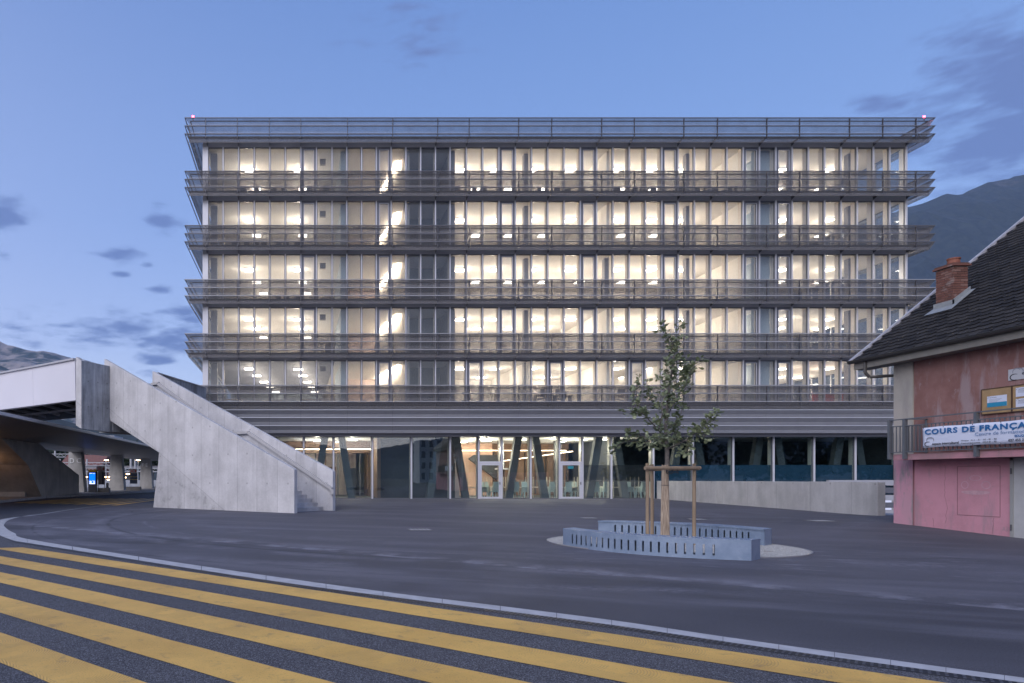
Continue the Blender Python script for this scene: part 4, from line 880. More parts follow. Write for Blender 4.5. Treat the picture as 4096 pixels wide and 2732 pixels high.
M_warm = mat('warm_platform_lamp', (1, .7, .4), emit=(1, .62, .3), estr=14)
for k, (px, py, yy) in enumerate(((342, 1908, 108), (420, 1908, 108), (441, 1908, 108), (497, 1910, 108), (511, 1896, 108), (569, 1895, 108), (436, 1919, 100))):
    x, z = fx(px, yy), fz(py, yy); t = empty('platform_lamp', (x, yy, z), 'warm glowing platform lamp, %s from the left beyond the canopy columns' % ORD[k+1], 'lamp', 'warm lamps along the platform')
    MB().box(x-.26, x+.26, yy, yy+.2, z-.07, z+.07).build('lamp_glass', M_warm, t); MB().box(x-.3, x+.3, yy-.02, yy+.22, z+.072, z+.11).build('lamp_shade', M_rail, t)
for k, (px, py, yy) in enumerate(((424, 1842, 100), (552, 1842, 100))):
    x, z = fx(px, yy), fz(py, yy); t = empty('street_lamp', (x, yy, 0), 'tall lit street lamp beyond the tracks, %s one' % ('left', 'right')[k], 'street lamp', 'tall lamps beyond the tracks')
    MB().tube((x, yy, 0), (x, yy, z), .07).build('pole', M_dk, t); MB().box(x-.25, x+.35, yy-.1, yy+.1, z, z+.09).build('lamp_head', M_warm, t)
for k, (pa_, pb, py, yy) in enumerate(((240, 455, 1850, 118), (250, 640, 1872, 100), (480, 650, 1874, 126), (150, 290, 1816, 124))):
    xa, xb, z = fx(pa_, yy), fx(pb, yy), fz(py, yy); t = empty('track_gantry', (xa, yy, 0), 'pale steel railway gantry, %s' % ('left one behind the lettered column', 'longest one crossing behind all columns', 'right one near the concrete stair', 'highest one at the far left')[k], 'gantry')
    b = MB(); b.beam((xa, yy, z), (xb, yy, z), .12, .12); b.beam((xa, yy, z-.55), (xb, yy, z-.55), .12, .12); b.build('crossbeam', M_dk, t); nn_ = int((xb-xa)/1.2)
    b = MB()
    for i in range(nn_): b.beam((xa+i*1.2, yy, z-.5), (xa+i*1.2+.6, yy, z), .05, .05); b.beam((xa+i*1.2+.6, yy, z), (xa+i*1.2+1.2, yy, z-.5), .05, .05)
    b.build('lattice', M_dk, t, kind='stuff')
    for x in (xa, (xa+xb)/2, xb): MB().box(x-.12, x+.12, yy-.12, yy+.12, 0, z+.6).build('mast', M_dk, t)
for k, px in enumerate((524, 541)): x = fx(px, 105); t = MB(); t.tube((x, 105, 0), (x, 105, 5.5), .2, n=10); t.build('steel_mast', M_dk, label='round grey steel mast beyond the canopy, %s of the pair' % ('left', 'right')[k], cat='mast', group='pair of round masts')
def blob_tree(name, x, y, h, r, label, m, n=1500, base=.3, leaf=.28, seed=0, parent_group='dark trees beyond the railway'):
    rr = random.Random(seed); t = empty(name, (x, y, 0), label, 'tree', parent_group)
    b = MB(); b.path([(x, y, 0), (x+.1, y, h*.4), (x, y, h*.7)], [.25, .18, .08]); b.build('trunk', M_bark, t)
    b = MB(); lobes = [(rr.uniform(-.6, .6)*r, rr.uniform(-.6, .6)*r, h*(base+(1-base)*rr.uniform(.15, .85)), r*rr.uniform(.3, .55)) for _ in range(14)]
    for i in range(n):
        lx, ly, lz, lr = lobes[rr.randrange(14)]; d_ = Vector((rr.gauss(0, 1), rr.gauss(0, 1), rr.gauss(0, .8))).normalized()*lr*rr.uniform(.6, 1.1)
        c_ = Vector((x+lx, y+ly, lz))+d_; u = Vector((rr.uniform(-1, 1), rr.uniform(-1, 1), rr.uniform(-.6, .6))).normalized()*leaf; v = u.cross(Vector((rr.uniform(-1, 1), rr.uniform(-1, 1), rr.uniform(-1, 1)))).normalized()*leaf*.7
        b.quad(c_-u, c_+v, c_+u, c_-v)
    b.build('crown', m, t, kind='stuff')
M_bark = mat('tree_bark', (.11, .095, .08), .9, noise_amt=.25, nscale=20, bump=.5, bscale=50)
M_leafd = mat('dark_foliage', (.030, .048, .026), .8, noise_amt=.35, nscale=1.2)
for k, (px, yy, h, r) in enumerate(((240, 140, 9.5, 4.2), (262, 128, 6, 2.4), (394, 140, 8.4, 3.0), (515, 150, 9.5, 3.2), (480, 160, 8.0, 3.4), (565, 150, 8.6, 4), (610, 145, 7.5, 3.0), (430, 165, 9, 2.6))):
    blob_tree('dark_tree', fx(px, yy), yy, h, r, 'dark leafy tree beyond the railway, %s from the left' % ORD[[q for q in sorted((240, 262, 394, 515, 480, 565, 610, 430))].index(px)+1], M_leafd, 1300, seed=k)
for k in range(9):  # unseen row added to darken the reflection in the right-hand glass
    blob_tree('dark_tree', 64+k*7.5, -40-(k % 3)*3, 11.5+(k % 2)*2, 5.2, 'tall dark tree added opposite to darken the glass reflection, %s from the left' % ORD[k+1], M_leafd, 1500, base=.05, leaf=.5, seed=40+k, parent_group='trees added opposite to darken the glass reflection')
# quarter behind the camera, mirrored in the ground floor glass
def slab_block(x0, x1, y, h, col, label, rows, cols):
    t = empty('apartment_block', ((x0+x1)/2, y, 0), label, 'building', 'apartment blocks opposite, mirrored in the glass'); MB().box(x0, x1, y-10, y, 0, h).build('wall', mat('white_render_%d' % int(x0), col, .8, noise_amt=.03), t)
    for r in range(rows):
        for c in range(cols): x = x0+(c+.5)*(x1-x0)/cols; z = 1+r*3; MB().box(x-.5, x+.5, y+.003, y+.05, z, z+1.8).build('window', mat('dusk_pane'), t)
slab_block(43, 53, -100, 15, (.62, .64, .66), 'tall white apartment block with dark windows opposite the school', 5, 5)
slab_block(34, 42.6, -98, 12, (.55, .57, .60), 'lower white apartment block left of the tall one opposite', 4, 4); slab_block(53.5, 62, -106, 12.5, (.50, .52, .55), 'grey white apartment block right of the tall one opposite', 4, 4)

# ================================================================ OLD HOUSE
HX, HY = 17.5, 20.0
hs = empty('old_house', (HX, HY, 0), 'old rose and pink rendered house with steep dark slate roof at the right edge', 'building')
def wallmat(base1, base2, stainc, name, s1=.5):
    def cu(m, t, p):
        n = NT(t); a = n.noise(1.1, 6, .65); c = n.noise(3.5, 7, .7); d_ = n.noise(2.0, 5, .7, stretch=(1, 1, .22)); g = n.noise(45, 4, .6)
        col = n.mix(n.rng(a, .35, .65), base1, base2); col = n.mix(n.math('MULTIPLY', n.rng(d_, .50, .66), s1), col, stainc); col = n.mix(n.math('MULTIPLY', n.rng(c, .60, .70), .6), col, stainc)
        col = n.mix(n.rng(g, .3, .22, 0, .4), col, (.10, .08, .08)); n.link(col, p.inputs['Base Color']); n.bump(n.math('ADD', g, n.math('MULTIPLY', c, 1.5)), p, .5, .012)
    return mat(name, base1, .88, custom=cu)
M_rose = wallmat((.215, .105, .092), (.28, .15, .135), (.34, .27, .28), 'rose_render', .7); M_pink = wallmat((.56, .27, .325), (.46, .225, .265), (.30, .235, .255), 'pink_render', .6); M_beige = wallmat((.36, .34, .30), (.42, .38, .34), (.27, .25, .24), 'grey_beige_render'); M_pinkp = wallmat((.58, .28, .35), (.50, .28, .33), (.24, .235, .235), 'patchy_pink_render', .9)  # rose base darkened to paint in the shade under the eaves
ZS = 2.0
MB().box(HX, HX+9, 6, HY-.01, ZS, 4.9).build('upper_wall', M_rose, hs); MB().box(HX, HX+9, 6, HY-.01, -.3, ZS-.003).build('lower_wall', M_pink, hs)
MB().box(HX-.035, HX+.6, HY-.62, HY, ZS, 4.75).build('corner_pilaster', M_beige, hs); MB().box(HX-.035, HX+.6, HY-.62, HY, -.3, ZS-.003).build('corner_pilaster', M_pinkp, hs)
b = MB(); b.prism([(HX+.5, HY-.02, 4.7), (HX+9, HY-.02, 4.7), (HX+9, HY-.02, 9.6), (23.0, HY-.02, 9.2)], (0, -.3, 0)); b.build('gable_wall', M_beige, hs)
# roof plane z = 4.97 + .824 (x-17)
RX, RZ, SL, YG = 17.0, 4.97, .824, 20.97; sn = math.sqrt(1+SL*SL); us = Vector((1/sn, 0, SL/sn)); nrm = Vector((-SL/sn, 0, 1/sn))
def RP(s, y, h=0): return Vector((RX, y, RZ))+us*s+nrm*h
rf = MB().prism([RP(.05, YG-.02, -.14), RP(8.5, YG-.02, -.14), RP(8.5, 5, -.14), RP(.05, 5, -.14)], nrm*.12).build('roof', mat('roof_boarding', (.10, .085, .075), .8), hs)
def cu_sl(m, t, p):
    n = NT(t); oi = n.new('ShaderNodeObjectInfo'); g = n.noise(30, 4, .6); lich = n.noise(9, 3, .6); sp_ = n.noise(2.2, 3, .6)
    col = n.mix(oi.outputs['Random'], (.018, .017, .018), (.042, .039, .038)); col = n.mix(n.math('MULTIPLY', n.rng(lich, .70, .76), n.rng(sp_, .45, .6)), col, (.35, .36, .36)); n.link(col, p.inputs['Base Color']); n.bump(g, p, .4, .006)
M_slate = mat('dark_slate', (.03, .03, .03), .8, spec=.2, custom=cu_sl)
sw, se = .30, .19; base = None; cnt = 0; extra = MB(); rr = random.Random(4)
cand = []
for r in range(44):
    for c in range(50):
        s0 = .02+r*se; y1 = YG-.04-c*sw-(sw/2 if r % 2 else 0)
        if y1-sw < 10: continue
        p = RP(s0+.1, y1-sw/2); px = X0+F_*p.x/p.y; cand.append((0 if px < 4130 else 1, -p.y*0+s0, s0, y1))
def slate_mb(b, s0, y1, j=0.0):
    h0, h1 = .032, .004; q = [RP(s0+.035+j*.01, y1, h0), RP(s0+j*.01, y1-sw*.22, h0), RP(s0, y1-sw*.75, h0), RP(s0+.06, y1-sw+.008, h0), RP(s0+.235, y1-sw+.008, h1), RP(s0+.235, y1, h1)]
    b.prism(q[::-1], nrm*-.009)
cand.sort(); inview = [c for c in cand if c[0] == 0]
step_ = 0
for n_, (k, _, s0, y1) in enumerate(cand):
    if n_ < 300:
        if base is None: b = MB(); slate_mb(b, s0, y1); base = b.build('slate', M_slate, rf, origin=RP(s0, y1)); base.location = RP(s0, y1)-OBS if False else RP(s0, y1)-ORI[hs.name]; base0 = RP(s0, y1)
        else: o = inst(base, rf, RP(s0, y1)-ORI[hs.name]+nrm*rr.uniform(-.002, .004)); o.rotation_euler = (rr.uniform(-.012, .012), rr.uniform(-.02, .01), rr.uniform(-.012, .012))
    else: slate_mb(extra, s0, y1, rr.uniform(0, 1))
extra.build('slates', M_slate, rf, kind='stuff')
b = MB(); b.beam(RP(-.02, YG, .02), RP(8.4, YG, .02), .10, .07); b.build('verge_strip', mat('verge_metal', (.36, .36, .40), .5, noise_amt=.2, nscale=8), hs)
g = MB(); M_gut = mat('zinc_gutter', (.075, .072, .07), .45, metal=.4, noise_amt=.15)
for i in range(8):                                              # half round gutter
    a0, a1 = math.pi*i/8, math.pi*(i+1)/8; cx_, cz_, rad = RX-.03, RZ-.0, .085
    P0 = (cx_-rad*math.cos(a0), cz_-rad*math.sin(a0)); P1 = (cx_-rad*math.cos(a1), cz_-rad*math.sin(a1)); g.hexa([(P0[0], 6, P0[1]), (P1[0], 6, P1[1]), (P1[0], YG+.02, P1[1]), (P0[0], YG+.02, P0[1])]+[(P0[0], 6, P0[1]+.006), (P1[0], 6, P1[1]+.006), (P1[0], YG+.02, P1[1]+.006), (P0[0], YG+.02, P0[1]+.006)])
g.tube((RX-.118, 6, RZ+.003), (RX-.118, YG+.02, RZ+.003), .012, n=6); g.build('gutter', M_gut, hs)
b = MB(); b.box(RX+.06, HX+.02, 6, YG-.06, 4.70, 4.74); b.box(RX+.04, RX+.10, 6, YG-.06, 4.70, 4.90); b.build('soffit_board', mat('grey_soffit_board', (.20, .19, .17), .7, noise_amt=.1), hs)
b = MB(); b.path([(RX+.02, YG-.5, 4.9), (RX+.02, YG-.5, 4.55), (RX+.12, YG-.55, 4.42), (HX+.1, HY-.1+.2, 4.42)], [.045]*4, 10); b.build('downpipe', M_gut, hs)
# chimney
ch = empty('chimney', (18.58, 19.36, 6.2), parent=None) if False else None
CX0, CX1, CY0, CY1, CZ0, CZ1 = 18.60, 19.02, 19.36, 19.90, 5.95, 7.42
core = MB().box(CX0+.02, CX1-.02, CY0+.02, CY1-.02, CZ0-.3, CZ1).build('chimney', mat('mortar', (.30, .26, .24), .9, noise_amt=.15, nscale=20), hs)
def cu_br(m, t, p):
    n = NT(t); oi = n.new('ShaderNodeObjectInfo'); g_ = n.noise(22, 5, .7); so_ = n.noise(3, 4, .6); rp = n.new('ShaderNodeValToRGB'); n.link(oi.outputs['Random'], rp.inputs[0]); e = rp.color_ramp.elements; e[0].color = (.12, .055, .042, 1); e[1].color = (.22, .125, .10, 1); x_ = e.new(.5); x_.color = (.17, .072, .055, 1)
    col = n.mix(n.rng(g_, .55, .75), rp.outputs[0], (.10, .07, .06)); col = n.mix(n.math('MULTIPLY', n.rng(so_, .55, .68), .5), col, (.42, .36, .33)); n.link(col, p.inputs['Base Color']); n.bump(g_, p, .5, .006)
M_brick = mat('old_red_brick', (.27, .10, .07), .85, custom=cu_br); bk = {}
OH = ORI[hs.name]
def brick(x0, x1, y0, y1, z0, z1):
    key = (round(x1-x0, 3), round(y1-y0, 3)); loc = Vector((x0, y0, z0))-OH+Vector((rr.uniform(-.003, .003), rr.uniform(-.003, .003), 0))
    if key not in bk: bk[key] = MB().box(0, x1-x0, 0, y1-y0, 0, z1-z0).build('brick', M_brick, core, loc=loc)
    else: inst(bk[key], core, loc)
courses = 21; chh = (CZ1-CZ0-.02)/courses
for k in range(courses):
    z0 = CZ0+k*chh; z1 = z0+chh-.011; off = k % 2
    xs = [CX0, CX0+.215, CX1] if off else [CX0, CX0+.105, CX0+.315, CX1]
    for a, c in zip(xs, xs[1:]): brick(a, c-.009, CY0, CY0+.05, z0, z1)
    ysb = [CY0+.052, CY0+.16, CY0+.375, CY1] if off else [CY0+.052, CY0+.27, CY0+.485, CY1]
    for a, c in zip(ysb, ysb[1:]): brick(CX0, CX0+.05, a, c-.009, z0, z1)
MB().box(CX0-.05, CX1+.05, CY0-.05, CY1+.05, CZ1, CZ1+.05).build('chimney_cap', M_brick, core); MB().box(CX0-.02, CX1+.02, CY0-.02, CY1+.02, CZ1+.052, CZ1+.09).build('chimney_cap', M_brick, core)
b = MB(); b.tube((CX0+.25, CY0+.25, CZ1+.09), (CX0+.25, CY0+.25, CZ1+.28), .145, .135, 14); b.tube((CX0+.25, CY0+.25, CZ1+.25), (CX0+.25, CY0+.25, CZ1+.285), .155, n=14); b.build('chimney_pot', mat('terracotta_pot', (.24, .085, .055), .75, noise_amt=.2, nscale=12), core)
M_zinc = mat('lead_flashing', (.30, .32, .33), .5, metal=.3, noise_amt=.15, nscale=6); fl = MB()
def rz_(x): return RZ+SL*(x-RX)
e = .035
fl.hexa([(CX0-e, CY0-e, rz_(CX0)-.02), (CX0-.005, CY0-e, rz_(CX0)-.02), (CX0-.005, CY1+e, rz_(CX0)-.02), (CX0-e, CY1+e, rz_(CX0)-.02), (CX0-e, CY0-e, rz_(CX0)+.17), (CX0-.005, CY0-e, rz_(CX0)+.17), (CX0-.005, CY1+e, rz_(CX0)+.17), (CX0-e, CY1+e, rz_(CX0)+.17)])
fl.hexa([(CX0-e, CY0-e, rz_(CX0-e)), (CX1+e, CY0-e, rz_(CX1+e)), (CX1+e, CY0-.006, rz_(CX1+e)), (CX0-e, CY0-.006, rz_(CX0-e)), (CX0-e, CY0-e, rz_(CX0)+.17), (CX1+e, CY0-e, rz_(CX1)+.20), (CX1+e, CY0-.006, rz_(CX1)+.20), (CX0-e, CY0-.006, rz_(CX0)+.17)])
a_ = (CX0-RX)*sn; c_ = (CX1-RX)*sn; fl.prism([RP(a_-.26, CY0-.18, .04), RP(a_-.26, CY1+.12, .04), RP(a_-.02, CY1+.05, .045), RP(a_-.02, CY0-.05, .045)], nrm*.006); fl.prism([RP(a_-.26, CY0-.18, .041), RP(a_-.02, CY0-.03, .046), RP(c_+.1, CY0-.03, .046), RP(c_+.1, CY0-.16, .041)], nrm*.006)
fl.build('chimney_flashing', M_zinc, core)
# balcony
BXs = 16.93; M_slab = wallmat((.50, .24, .28), (.34, .20, .21), (.20, .19, .18), 'stained_balcony_edge', .9)
MB().box(BXs, HX-.036, 8, 19.4, 1.905, 2.065).build('balcony_slab', M_slab, hs)
rl = MB(); M_brail = mat('painted_railing', (.13, .145, .165), .5, metal=.3, noise_amt=.1)
XR = 16.87; rails = empty('balcony_railing', (XR, 19, 2.07), parent=None) if False else None
rl.box(XR-.02, XR+.02, 8, 19.46, 3.02, 3.05); rl.box(XR-.012, XR+.012, 8, 19.46, 2.835, 2.86); rl.box(XR-.012, XR+.012, 8, 19.46, 2.11, 2.135); rl.box(XR, HX, 18.94, 18.98, 3.02, 3.05); rl.box(XR, HX, 18.95, 18.97, 2.835, 2.86); rl.box(XR, HX, 18.95, 18.97, 2.11, 2.135); rl.box(HX-.06, HX-.03, 18.94, 18.98, 2.07, 3.05)
rlo = rl.build('balcony_railing', M_brail, hs)
y = 19.35; bal = None
while y > 10.0:
    loc = Vector((XR, y, 2.135))-OH
    if bal is None: bal = MB().box(-.009, .009, -.009, .009, 0, .70).build('baluster', M_brail, rlo, loc=loc)
    else: inst(bal, rlo, loc)
    y -= .118
for x in (16.98, 17.09, 17.2, 17.31): inst(bal, rlo, Vector((x, 18.96, 2.135))-OH)
for y in (19.44, 18.96, 16.96, 14.96, 12.96): MB().box(XR-.045, XR+.045, y-.035, y+.035, 1.93, 3.04).build('railing_post', M_brail, rlo)
# side door and old hatch outline
b = MB(); b.box(HX-.02, HX, 15.6, 16.72, -.2, 1.83); b.build('door', mat('pale_metal_door', (.42, .42, .42), .5, noise_amt=.08, nscale=3), hs)
b = MB(); b.box(HX-.035, HX-.022, 16.66, 16.74, -.2, 1.9); b.box(HX-.035, HX-.022, 15.6, 16.74, 1.83, 1.9); b.build('door_frame', mat('door_frame_metal', (.30, .30, .29), .5), hs)
for z in (.12, 1.5): MB().tube((HX-.05, 16.7, z), (HX-.05, 16.7, z+.14), .016).build('hinge', M_rail, hs)
M_crack = mat('dark_crack', (.25, .13, .15), .9); b = MB()
for (ya, yb, za, zb) in ((17.0, 18.1, 1.70, 1.712), (17.0, 18.1, .42, .435), (18.093, 18.105, .43, 1.70), (16.995, 17.007, .43, 1.70)): b.box(HX-.006, HX, ya, yb, za, zb)
hc = b.build('hatch_outline', M_crack, hs)
def crack(y, z, n, seed, name='crack'):
    q = random.Random(seed); b = MB(); p = [y, z]
    for i in range(n):
        a = [p[0]+q.uniform(-.03, .03), p[1]-q.uniform(.04, .10)]; b.quad((HX-.004, p[0]-.004, p[1]), (HX-.004, p[0]+.004, p[1]), (HX-.004, a[0]+.004, a[1]), (HX-.004, a[0]-.004, a[1])); p = a
    b.build(name, M_crack, hs)
crack(18.45, 1.75, 24, 1); crack(17.15, .40, 6, 2); crack(18.8, .30, 4, 3)
MB().box(HX-.04, HX-.0, HY-.632, HY-.624, -.3, 1.9).build('pilaster_joint', M_crack, hs)
# faint washed-out graffiti rings on the pink wall
M_smear = mat('faded_grey_spray', (.52, .32, .36), .9, noise_amt=.15, nscale=9); b = MB()
for (yc, zc, ry, rz2) in ((17.9, 1.22, .10, .10), (17.35, 1.22, .12, .10), (17.62, 1.40, .16, .07)):
    for i in range(24):
        a0, a1 = 2*math.pi*i/24, 2*math.pi*(i+1)/24; b.quad(*[(HX-.003, yc+ry*k_*math.cos(t_), zc+rz2*k_*math.sin(t_)) for k_, t_ in ((1, a0), (1, a1), (.82, a1), (.82, a0))])
b.quad(*[(HX-.003, 17.62+.38*math.cos(2*math.pi*i/28), 1.04+.07*math.sin(2*math.pi*i/28)*(1 if math.sin(2*math.pi*i/28) < 0 else .5)) for i in range(28)]); b.build('faded_graffiti', M_smear, hs)
MB().box(HX-.004, HX-.001, 17.75, 18.05, 1.0, 1.001)
# banner
M_ban = mat('white_vinyl', (.62, .66, .78), .5); M_blue = mat('blue_print', (.015, .13, .34), .5); M_blue2 = mat('soft_blue_print', (.12, .22, .40), .5); M_ink = mat('black_print', (.03, .03, .035), .5); M_greyi = mat('grey_print', (.25, .26, .30), .5)
bn = empty('banner', (16.82, 18.34, 2.2), 'long white banner for French lessons tied to the balcony railing', 'banner'); XB = 16.80
b = MB(); ny_ = 60; z0, z1 = 2.212, 2.748; ya, yb = 18.34, 14.4; vs = []
for i in range(ny_+1):
    for j in range(7):
        y = ya+(yb-ya)*i/ny_; z = z0+(z1-z0)*j/6; sag = .008*math.sin(y*5.3)*math.sin(j/6*math.pi)+.004*math.sin(y*13+j); b.v.append((XB+sag, y, z+.006*math.sin(y*6.1)*(1 if j in (0, 6) else 0)))
for i in range(ny_):
    for j in range(6): b.f.append((i*7+j, (i+1)*7+j, (i+1)*7+j+1, i*7+j+1)); b.m.append(0)
bo = b.build('vinyl_sheet', M_ban, bn, smooth=True); md = bo.modifiers.new('thick', 'SOLIDIFY'); md.thickness = .003
XD = (0, -1, 0); xt = XB-.016
text('COURS DE FRANÇAIS', .188, (xt, 18.27, 2.562), XD, M_blue, bn, offset=.007, space=1.16, sx=1.33)
text('Centre de formation FIDE', .118, (xt, 16.92, 2.445), XD, M_blue2, bn, sx=1.12, space=1.05)
text('EDUQUA', .075, (xt, 15.98, 2.36), XD, M_blue, bn, offset=.002)
text('espace interculturel', .092, (xt, 18.06, 2.272), XD, M_ink, bn, offset=.0015); text('sierre', .06, (xt, 17.42, 2.226), XD, M_greyi, bn)
text('Niveaux   A1.1 – A1 – A2 – B1 – B2', .052, (xt, 17.27, 2.325), XD, M_ink, bn, sx=1.15); text('Cours préparatoires    DELF B1 – B2', .052, (xt, 17.27, 2.262), XD, M_ink, bn, sx=1.12)
text('027 455 33 53', .085, (xt, 16.12, 2.26), XD, M_ink, bn, offset=.001)
def emblem(parent, x, y, z, s):                                # the open ring and hooked stroke in front of the name
    for (c0, c1, r0, r1, a0, a1, m) in ((.10, .36, .17, .14, 30, 200, M_greyi), (.16, .34, .22, .17, -20, 95, M_greyi), (.02, .12, .20, .13, 60, 290, M_ink)):
        b = MB()
        for i in range(14):
            p, q = R(a0+(a1-a0)*i/14), R(a0+(a1-a0)*(i+1)/14)
            w = .02+.035*math.sin(math.pi*(i+.5)/14); f_ = lambda t, k: (x, y-s*(c0+(r0+k)*math.cos(t)), z+s*(c1+(r1+k)*math.sin(t)))
            b.quad(f_(p, 0), f_(q, 0), f_(q, w), f_(p, w))
        b.build('emblem_stroke', m, parent)
emblem(bn, xt, 18.18, 2.25, .42)
for i, (y, z) in enumerate(((18.31, 2.73), (17.75, 2.735), (16.98, 2.735), (16.3, 2.735), (18.31, 2.23), (17.75, 2.23), (16.98, 2.23), (16.3, 2.23))): MB().tube((XB-.006, y, z), (XB-.012, y, z), .011, n=8).build('eyelet', M_rail, bn)
# notice boards and sign
M_ply = mat('plywood_board', (.36, .24, .12), .7, noise_amt=.18, nscale=4, bump=.2); M_fr = mat('dark_wood_frame', (.10, .06, .04), .6); M_pap = mat('white_paper', (.62, .66, .78), .6); M_cy = mat('cyan_print', (.02, .25, .42), .5)
for k, (ya, yb, lab) in enumerate(((17.42, 16.70, 'plywood notice board with one blue and white poster above the banner'), (16.67, 15.9, 'plywood notice board with several papers at the picture edge above the banner'))):
    t = empty('notice_board', (HX, ya, 3.03), lab, 'notice board'); MB().box(HX-.03, HX-.002, yb, ya, 3.03, 3.64).build('board', M_ply, t)
    b = MB(); b.box(HX-.045, HX-.002, ya, ya+.02, 3.01, 3.66); b.box(HX-.045, HX-.002, yb-.02, yb, 3.01, 3.66); b.box(HX-.045, HX-.002, yb, ya, 3.641, 3.66); b.box(HX-.045, HX-.002, yb, ya, 3.01, 3.029); b.build('frame', M_fr, t)
    xx = HX-.033
    def sheet(y0, y1, z0, z1, blue):
        s_ = MB().box(xx-.001, xx+.002, y1, y0, z0, z1).build('poster', M_pap, t)
        if blue: MB().box(xx-.0025, xx-.0012, y1, y0, z0, z0+(z1-z0)*.40).build('blue_band', M_cy, s_)
        for r_ in range(4): MB().box(xx-.003, xx-.0018, y0-(y0-y1)*(.75-.08*r_), y0-.1*(y0-y1), z1-(z1-z0)*(.30+.09*r_)-.003, z1-(z1-z0)*(.30+.09*r_)+.003).build('text_line', M_greyi, s_)
        emblem(s_, xx-.003, y0-.035, z1-.05, .09); text('espace interculturel', .022, (xx-.003, y0-.06, z1-.045), XD, M_ink, s_)
    if k == 0: sheet(17.29, 16.81, 3.185, 3.46, True)
    else: sheet(16.60, 16.1, 3.37, 3.59, False); sheet(16.60, 16.1, 3.12, 3.32, False)
t = empty('name_sign', (HX, 16.79, 3.8), 'white rectangular name sign high on the rose wall above the notice boards', 'sign'); MB().box(HX-.02, HX-.002, 15.7, 16.79, 3.79, 4.06).build('panel', mat('pale_sign_panel', (.46, .47, .50), .5), t)
emblem(t, HX-.022, 16.64, 3.80, .5); text('espace interculturel', .115, (HX-.022, 16.47, 3.895), XD, M_ink, t, offset=.002)

# ================================================================ PLANTER
PC = Vector((7.7, 14.3, 0)); PA = Vector((.617, -.787, 0)); PP = Vector((.787, .617, 0))
b = MB(); ring = []; n_ = 72
for i in range(n_): a = 2*math.pi*i/n_; p = PC+PA*(2.42*math.cos(a)+.05)+PP*(2.14*math.sin(a)); ring.append((p.x, p.y, .012))
bp = MB(); bp.quad(*ring); bp.build('gravel_bed', M_grav, kind='structure', label='oval bed of fine pale gravel around the young tree')
edge = MB()
for i in range(n_):
    a0, a1 = 2*math.pi*i/n_, 2*math.pi*(i+1)/n_; f_ = lambda a, k: PC+PA*((2.42+k)*math.cos(a)+.05)+PP*((2.14+k)*math.sin(a))
    p, q, r_, s_ = f_(a0, 0), f_(a1, 0), f_(a1, .03), f_(a0, .03); edge.hexa([pz(p, -.01), pz(q, -.01), pz(r_, -.01), pz(s_, -.01), pz(p, .018), pz(q, .018), pz(r_, .018), pz(s_, .018)])
edge.build('gravel_edging', mat('steel_edging', (.30, .29, .30), .5, metal=.4), label='thin steel edging round the oval gravel bed', kind='structure')
st2 = MB(); rr = random.Random(9)
for i in range(2600):
    a = rr.uniform(0, 2*math.pi); r_ = math.sqrt(rr.random()); p = PC+PA*(2.40*r_*math.cos(a)+.05)+PP*(2.1*r_*math.sin(a)); s = rr.uniform(.006, .014); th = rr.uniform(0, 3)
    c_, d_ = math.cos(th)*s, math.sin(th)*s; st2.add([(p.x-c_, p.y-d_, .012), (p.x+d_, p.y-c_, .012), (p.x+c_, p.y+d_, .012), (p.x-d_, p.y+c_, .012), (p.x, p.y, .012+s*.9)], [(0, 1, 4), (1, 2, 4), (2, 3, 4), (3, 0, 4)])
st2.build('gravel_stones', M_grav, kind='stuff', label='loose pale gravel stones between the two benches')
def cu_bn(m, t, p):
    n = NT(t); a = n.noise(2.5, 5, .65); sc1 = n.noise(7, 6, .7, stretch=(1, 1, 3), rot=(0, R(30), 0), dist=.5); v = n.new('ShaderNodeTexVoronoi'); v.inputs['Scale'].default_value = 26; n.link(n.P(), v.inputs[0]); w = n.new('ShaderNodeSeparateColor'); n.link(v.outputs['Color'], w.inputs[0])
    col = n.mix(n.rng(a, .3, .7), (.175, .235, .335), (.25, .315, .42)); col = n.mix(n.math('MULTIPLY', n.rng(sc1, .58, .66), .3), col, (.36, .42, .5)); col = n.mix(n.math('MULTIPLY', w.outputs[0], .16), col, (.15, .20, .28)); n.link(col, p.inputs['Base Color'])
    p.inputs['Roughness'].default_value = .5
M_galv = mat('galvanised_steel', (.37, .42, .5), .5, metal=.25, custom=cu_bn)
M_rope = mat('dark_rope', (.02, .02, .022), .7)  # plain near-black, used on the binding rope
